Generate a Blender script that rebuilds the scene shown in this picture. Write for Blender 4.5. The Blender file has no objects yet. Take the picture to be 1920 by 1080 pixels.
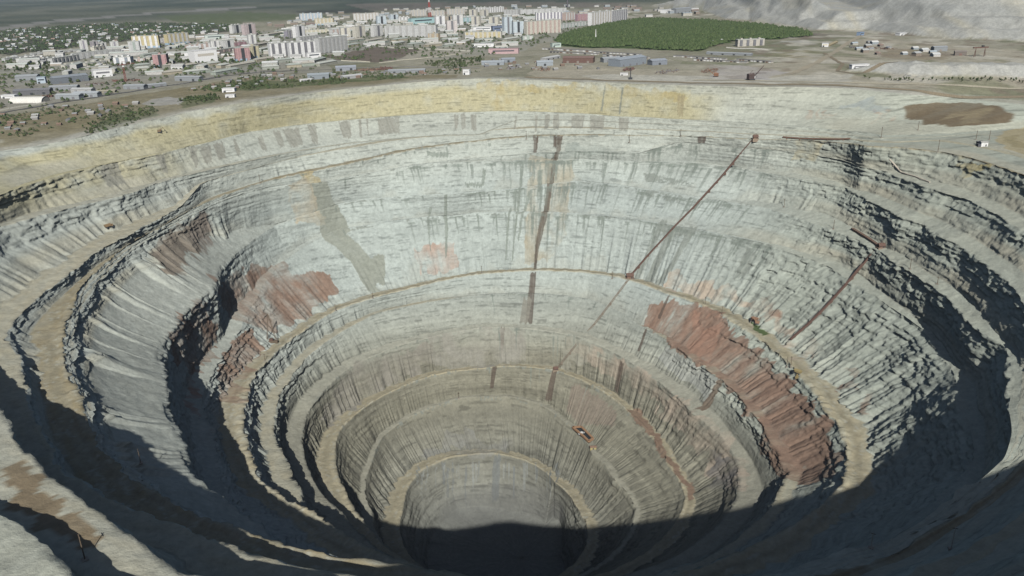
import bpy, bmesh, math, random
import numpy as np
C = bpy.context.scene
# ---------------------------------------------------------------- camera
cam_d = bpy.data.cameras.new('camera'); cam = bpy.data.objects.new('camera', cam_d); C.collection.objects.link(cam)
cam_d.sensor_width = 36; cam_d.lens = 1500/1920*36; cam_d.clip_start = 1; cam_d.clip_end = 120000
_p = math.radians(21.5); _r = math.radians(1.7)
from mathutils import Matrix, Vector
_f = Vector((0, math.cos(_p), -math.sin(_p))); _u = Vector((0, math.sin(_p), math.cos(_p))); _x = Vector((1, 0, 0))
_rx = _x*math.cos(_r) - _u*math.sin(_r); _ru = _x*math.sin(_r) + _u*math.cos(_r)
cam.matrix_world = Matrix(((_rx.x, _ru.x, -_f.x, 0), (_rx.y, _ru.y, -_f.y, 0), (_rx.z, _ru.z, -_f.z, 170), (0, 0, 0, 1)))
C.camera = cam
# ---------------------------------------------------------------- sky and sun
SUN_EL, SUN_AZ = 36.4, -2.5           # the sun stands behind the viewer, a little to the right
w = bpy.data.worlds.new('World'); C.world = w; w.use_nodes = True
nt = w.node_tree; bg = nt.nodes['Background']
sky = nt.nodes.new('ShaderNodeTexSky'); sky.sky_type = 'NISHITA'; sky.sun_disc = False
sky.sun_elevation = math.radians(SUN_EL); sky.sun_rotation = math.radians(180+SUN_AZ)
nt.links.new(sky.outputs[0], bg.inputs[0]); bg.inputs[1].default_value = 0.05
sd = bpy.data.lights.new('sun', 'SUN'); sd.energy = 5.0; sd.angle = math.radians(0.5); sd.color = (1, .975, .93)
sun = bpy.data.objects.new('sun', sd); C.collection.objects.link(sun)
_e, _a = math.radians(SUN_EL), math.radians(SUN_AZ)
_d = Vector((math.sin(_a)*math.cos(_e), math.cos(_a)*math.cos(_e), -math.sin(_e)))
sun.rotation_euler = _d.to_track_quat('-Z', 'Y').to_euler()
C.view_settings.view_transform = 'Standard'; C.view_settings.look = 'None'; C.view_settings.exposure = -0.12
C.cycles.max_bounces = 4; C.cycles.diffuse_bounces = 0
random.seed(7)
C.cycles.volume_bounces = 0; C.cycles.volume_step_rate = 1.0
def smooth(x,a,b):
    t=np.clip((x-a)/(b-a),0,1); return t*t*(3-2*t)

def _hash(ix, iy, seed):
    h=(ix.astype(np.int64)*374761393+iy.astype(np.int64)*668265263+seed*1442695041)&0xffffffff
    h=((h^(h>>13))*1274126177)&0xffffffff
    h=(h^(h>>16))&0xffffffff
    return (h/4294967295.0*2-1).astype(np.float32)
def n2(x, y, seed=0):
    """smooth value noise, about -1..1"""
    x=np.asarray(x,dtype=np.float64); y=np.asarray(y,dtype=np.float64)
    x,y=np.broadcast_arrays(x,y)
    ix=np.floor(x); iy=np.floor(y); fx=(x-ix).astype(np.float32); fy=(y-iy).astype(np.float32)
    fx=fx*fx*(3-2*fx); fy=fy*fy*(3-2*fy)
    a=_hash(ix,iy,seed); b=_hash(ix+1,iy,seed); c=_hash(ix,iy+1,seed); d=_hash(ix+1,iy+1,seed)
    return (a*(1-fx)+b*fx)*(1-fy)+(c*(1-fx)+d*fx)*fy
def fbm(x, y, seed=0, o=3):
    s=0; a=1.; t=0
    for k in range(o):
        s=s+a*n2(x*2**k+k*17.3,y*2**k-k*9.1,seed+k*31); t+=a; a*=.5
    return s/t
def inpoly(px, py, poly):
    ins=np.zeros(px.shape,bool); n=len(poly)
    for i in range(n):
        x0,y0=poly[i]; x1,y1=poly[(i+1)%n]
        if y0==y1: continue
        c=((y0>py)!=(y1>py))&(px<(x1-x0)*(py-y0)/(y1-y0)+x0)
        ins^=c
    return ins
def mixc(col, rgb, m):
    m=m[...,None]; return col*(1-m)+np.array(rgb,dtype=np.float32)*m
# ---------------------------------------------------------------- objects
def link(o, parent=None):
    C.collection.objects.link(o)
    if parent is not None: o.parent=parent
    return o
def tag(o, label=None, cat=None, group=None, kind=None):
    if label: o['label']=label
    if cat: o['category']=cat
    if group: o['group']=group
    if kind: o['kind']=kind
    return o
def grid_mesh(name, V, nr, nc, mat, cols=None, uv=None, smooth_=True):
    """a mesh from a grid of nr x nc points"""
    me=bpy.data.meshes.new(name); V=V.reshape(-1,3).astype(np.float32)
    me.vertices.add(len(V)); me.vertices.foreach_set('co',V.ravel())
    i=np.arange(nr-1)[:,None]*nc+np.arange(nc-1)[None,:]
    q=np.stack([i,i+nc,i+nc+1,i+1],-1).reshape(-1,4).astype(np.int32)
    me.loops.add(q.size); me.loops.foreach_set('vertex_index',q.ravel())
    me.polygons.add(len(q)); me.polygons.foreach_set('loop_start',np.arange(0,q.size,4,dtype=np.int32))
    me.update(calc_edges=True)
    if smooth_: me.polygons.foreach_set('use_smooth',np.ones(len(q),bool))
    if cols is not None:
        a=me.color_attributes.new('Col','FLOAT_COLOR','POINT')
        c4=np.ones((len(V),4),np.float32); c4[:,:3]=np.clip(cols.reshape(-1,3),0.005,.95)
        a.data.foreach_set('color',c4.ravel())
    if uv is not None:
        u=me.uv_layers.new(name='UVMap'); u.data.foreach_set('uv',uv.reshape(-1,2)[q.ravel()].astype(np.float32).ravel())
    me.materials.append(mat); me.validate()
    return me
def nodes(name):
    m=bpy.data.materials.new(name); m.use_nodes=True; t=m.node_tree; b=t.nodes['Principled BSDF']
    b.inputs['Roughness'].default_value=.95; b.inputs['Specular IOR Level'].default_value=.15
    return m,t,b

# ---------------------------------------------------------------- surveyed outlines
CX,CY=0.0,810.0
LW={'rim': [(29.2, 757.0, -18.0), (31.9, 679.1, -8.0), (37.4, 645.4, -3.0), (42.7, 595.2, 0.0), (49.2, 555.2, 0.0), (58.3, 537.1, 0.0), (66.6, 536.4, 0.0), (78.0, 554.2, 0.0), (83.6, 571.9, 0.0), (89.0, 603.1, 0.0), (94.1, 625.6, 0.0), (99.3, 622.8, 0.0), (104.5, 617.7, 0.0), (109.8, 603.4, 0.0), (115.2, 595.0, 0.0), (120.5, 592.0, 0.0), (126.0, 581.9, 0.0), (131.4, 577.5, 0.0), (136.3, 581.1, -2.0), (140.9, 589.1, -4.0), (146.3, 583.6, -6.0), (151.1, 585.5, -7.6), (156.1, 584.6, -9.2), (160.4, 591.4, -10.8), (163.4, 609.5, -12.4), (165.3, 637.0, -14.0)], 'k1': [(21.4, 756.1, -46.0), (23.2, 622.1, -45.0), (26.4, 560.6, -45.0), (30.9, 551.9, -45.5), (38.5, 533.5, -46.0), (46.9, 519.1, -47.0), (58.9, 511.4, -48.0), (69.8, 521.9, -50.0), (79.7, 541.6, -48.5), (89.6, 557.1, -47.0), (101.0, 568.3, -46.5), (113.5, 569.6, -46.0), (123.2, 579.0, -45.5), (131.9, 580.6, -45.0), (141.6, 549.4, -44.0), (150.8, 535.7, -43.0), (158.7, 547.1, -42.0), (166.4, 557.5, -40.0), (176.5, 548.9, -38.0), (248.2, 577.0, -34.0), (251.2, 584.1, -35.0), (253.8, 592.1, -36.0)], 'k2': [(95.1, 505.6, -76.0), (104.8, 517.9, -75.5), (114.4, 521.7, -75.0), (124.2, 518.6, -74.5), (136.3, 510.9, -74.0), (144.3, 508.7, -74.0), (151.3, 511.8, -74.0), (161.9, 506.0, -73.0), (165.5, 511.5, -72.0), (171.4, 527.3, -69.0), (178.8, 542.2, -66.0), (233.2, 499.3, -56.0), (236.5, 507.1, -56.1), (240.7, 516.6, -56.3), (243.8, 524.3, -56.4), (246.7, 530.1, -56.6), (249.4, 538.2, -56.7), (252.5, 550.5, -56.9), (254.8, 562.0, -57.0)], 'r0': [(153.9, 479.7, -104.0), (159.5, 470.6, -106.0), (168.1, 467.9, -108.0), (177.8, 464.8, -110.0), (186.0, 467.5, -112.0), (191.2, 472.4, -113.5), (195.8, 475.8, -115.0), (199.8, 478.6, -116.5), (205.3, 464.3, -118.0), (213.2, 456.9, -119.3), (220.2, 461.5, -120.7), (227.2, 463.7, -122.0)], 'r1': [(1.8, 546.5, -46.0), (11.5, 547.7, -46.3), (15.2, 541.6, -46.7), (19.8, 521.4, -47.0), (23.9, 501.5, -50.0), (28.4, 513.9, -54.0), (36.6, 509.4, -60.0), (45.2, 494.9, -66.0), (64.9, 490.5, -74.0), (79.9, 481.5, -76.0), (85.1, 499.0, -80.0), (95.2, 492.7, -84.0), (107.6, 484.0, -88.0), (118.5, 470.3, -94.0), (126.5, 479.9, -100.0), (135.9, 496.0, -106.0), (144.4, 492.5, -110.0), (154.5, 477.0, -114.0), (164.5, 469.4, -119.0), (173.3, 460.0, -121.0), (180.2, 452.3, -123.0), (187.1, 444.0, -125.0), (193.9, 437.7, -127.0), (199.9, 432.9, -130.0), (207.3, 427.9, -133.0), (214.3, 424.4, -136.0), (218.9, 426.8, -139.0), (225.7, 433.3, -142.0)], 'b1': [(-7.5, 507.2, -80.0), (-2.6, 506.0, -79.4), (4.9, 509.0, -78.9), (10.2, 502.7, -78.3), (16.6, 507.8, -77.7), (21.5, 509.1, -77.1), (30.4, 514.1, -76.6), (38.0, 512.8, -76.0), (45.2, 496.5, -78.0), (57.1, 496.2, -78.0)], 'b2': [(-20.7, 476.0, -112.0), (-15.4, 475.3, -111.3), (-11.3, 474.0, -110.7), (-3.9, 473.1, -110.0), (0.3, 462.0, -109.4), (7.2, 471.3, -108.9), (9.9, 461.6, -108.3), (19.6, 477.4, -107.7), (26.3, 496.9, -107.1), (33.3, 486.2, -106.6), (39.9, 483.2, -106.0), (47.7, 493.0, -108.0), (64.2, 474.3, -110.0), (76.8, 481.6, -112.0), (89.8, 492.9, -114.0), (102.8, 476.7, -109.0), (115.5, 484.2, -104.0), (128.5, 490.4, -103.0)], 'b3': [(-45.0, 479.3, -150.0), (-41.0, 475.4, -150.0), (-36.6, 467.3, -150.0), (-28.0, 466.8, -150.0), (-21.6, 469.2, -150.0), (-18.8, 453.9, -150.0), (-15.3, 448.4, -150.0), (-8.6, 451.6, -150.0), (-3.3, 441.1, -150.0), (3.6, 437.7, -149.5), (11.7, 448.2, -149.0), (15.0, 443.5, -148.5), (21.7, 446.4, -148.0), (29.2, 447.2, -147.5), (36.9, 453.1, -147.0), (44.0, 444.4, -146.5), (52.7, 431.4, -146.0), (62.5, 435.8, -144.0), (68.3, 441.2, -142.0), (76.5, 462.7, -146.0), (89.9, 427.0, -150.0), (103.0, 419.0, -150.0), (117.1, 457.2, -153.0), (124.0, 482.3, -156.0), (129.0, 489.8, -164.0), (135.1, 494.8, -172.0), (144.8, 457.2, -178.0), (163.4, 382.9, -180.3), (177.3, 372.9, -182.7), (187.4, 368.6, -185.0), (196.0, 358.0, -184.2), (204.2, 354.0, -183.5), (216.7, 359.2, -182.8), (231.7, 380.8, -182.0)], 'b4': [(-38.7, 453.8, -195.0), (-34.7, 449.3, -195.0), (-30.2, 444.1, -195.0), (-25.9, 433.9, -195.0), (-18.7, 436.9, -195.0), (-12.3, 437.7, -195.0), (-5.3, 433.5, -192.7), (1.8, 421.6, -190.3), (10.2, 419.8, -188.0), (19.6, 416.8, -184.0), (29.9, 404.9, -180.0), (47.3, 386.6, -179.0), (59.8, 385.2, -178.0), (72.4, 390.4, -178.0), (93.0, 416.7, -183.0), (104.5, 423.9, -184.0), (115.9, 430.2, -185.0), (124.5, 463.1, -194.0), (130.6, 473.2, -206.0), (139.6, 447.6, -219.0), (149.6, 405.9, -234.5), (163.8, 367.3, -250.0), (174.7, 351.2, -251.5), (186.0, 340.9, -253.0), (196.9, 327.3, -254.5), (203.8, 325.2, -256.0)], 'r2': [(-34.7, 357.7, -268.0), (-27.0, 352.8, -272.0), (-20.5, 347.7, -269.4), (-12.6, 336.7, -266.9), (-1.8, 322.3, -264.3), (10.8, 312.6, -261.7), (22.6, 316.3, -259.1), (33.8, 318.1, -256.6), (46.5, 314.7, -254.0), (61.6, 331.4, -252.0), (73.3, 340.3, -254.5), (84.4, 344.5, -257.0), (98.0, 348.6, -260.5), (115.2, 337.6, -264.0), (127.8, 342.7, -267.3), (136.3, 347.5, -270.7), (149.6, 333.7, -274.0), (161.6, 322.3, -275.0), (169.8, 318.4, -276.0), (177.8, 313.3, -277.0), (186.3, 305.6, -278.6), (194.7, 298.2, -280.2), (202.9, 293.7, -281.8), (213.3, 289.8, -283.4), (227.0, 274.2, -285.0)], 'r2b': [(-23.4, 302.7, -310.0), (-15.4, 285.4, -306.4), (-3.0, 264.2, -302.8), (14.3, 257.3, -299.2), (27.8, 254.2, -295.6), (49.4, 271.8, -292.0), (69.4, 316.5, -286.5), (87.1, 312.0, -281.0), (107.5, 322.7, -284.5), (126.8, 333.3, -288.0), (138.2, 324.0, -292.5), (149.1, 316.4, -297.0), (161.9, 298.4, -301.5), (174.0, 286.1, -306.0), (182.1, 279.3, -307.5), (194.1, 262.4, -309.0), (210.6, 257.2, -310.5), (226.6, 270.8, -312.0)], 'r2c': [(-26.4, 257.2, -345.0), (-14.1, 252.2, -341.7), (-2.9, 236.5, -338.3), (10.0, 219.5, -335.0), (37.7, 219.4, -329.2), (53.9, 234.1, -323.5), (68.9, 249.5, -317.8), (85.1, 251.9, -312.0), (97.8, 267.6, -314.0), (107.2, 269.7, -316.0), (116.2, 272.4, -318.0), (127.8, 283.5, -323.5), (142.3, 286.4, -329.0), (159.1, 274.9, -334.5), (166.9, 269.1, -340.0), (175.2, 258.8, -342.5), (184.8, 245.4, -345.0), (194.8, 233.0, -347.5), (211.8, 218.2, -350.0)], 'r3': [(-17.2, 197.5, -388.0), (1.8, 179.8, -384.7), (21.5, 182.1, -381.3), (37.4, 189.6, -378.0), (56.9, 210.5, -372.7), (75.4, 231.9, -367.3), (91.8, 230.2, -362.0), (102.2, 237.6, -366.0), (117.8, 253.4, -370.0), (139.6, 252.9, -374.0), (157.1, 247.5, -378.0), (168.2, 232.0, -379.0), (177.9, 218.4, -380.0), (189.7, 201.9, -381.0), (207.1, 191.8, -382.0)], 'r3b': [(-15.7, 140.6, -416.0), (8.7, 119.0, -414.0), (37.6, 122.7, -412.0), (65.6, 165.0, -410.2), (80.5, 203.6, -408.5), (91.2, 220.3, -406.8), (111.5, 231.7, -405.0), (129.8, 232.2, -409.3), (142.7, 227.8, -413.7), (155.3, 207.5, -418.0), (166.9, 195.6, -421.5), (185.4, 174.4, -425.0)], 'r4': [(3.5, 77.3, -458.0), (23.7, 75.8, -457.0), (57.3, 89.8, -456.0), (86.6, 130.3, -455.3), (101.4, 148.4, -454.7), (124.9, 167.5, -454.0), (139.2, 172.5, -456.0), (150.6, 167.1, -458.0), (165.1, 152.9, -460.0)], 'floor': [(59.4, 95.4, -512.0), (95.9, 88.8, -512.0), (129.4, 129.3, -512.0)]}
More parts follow.
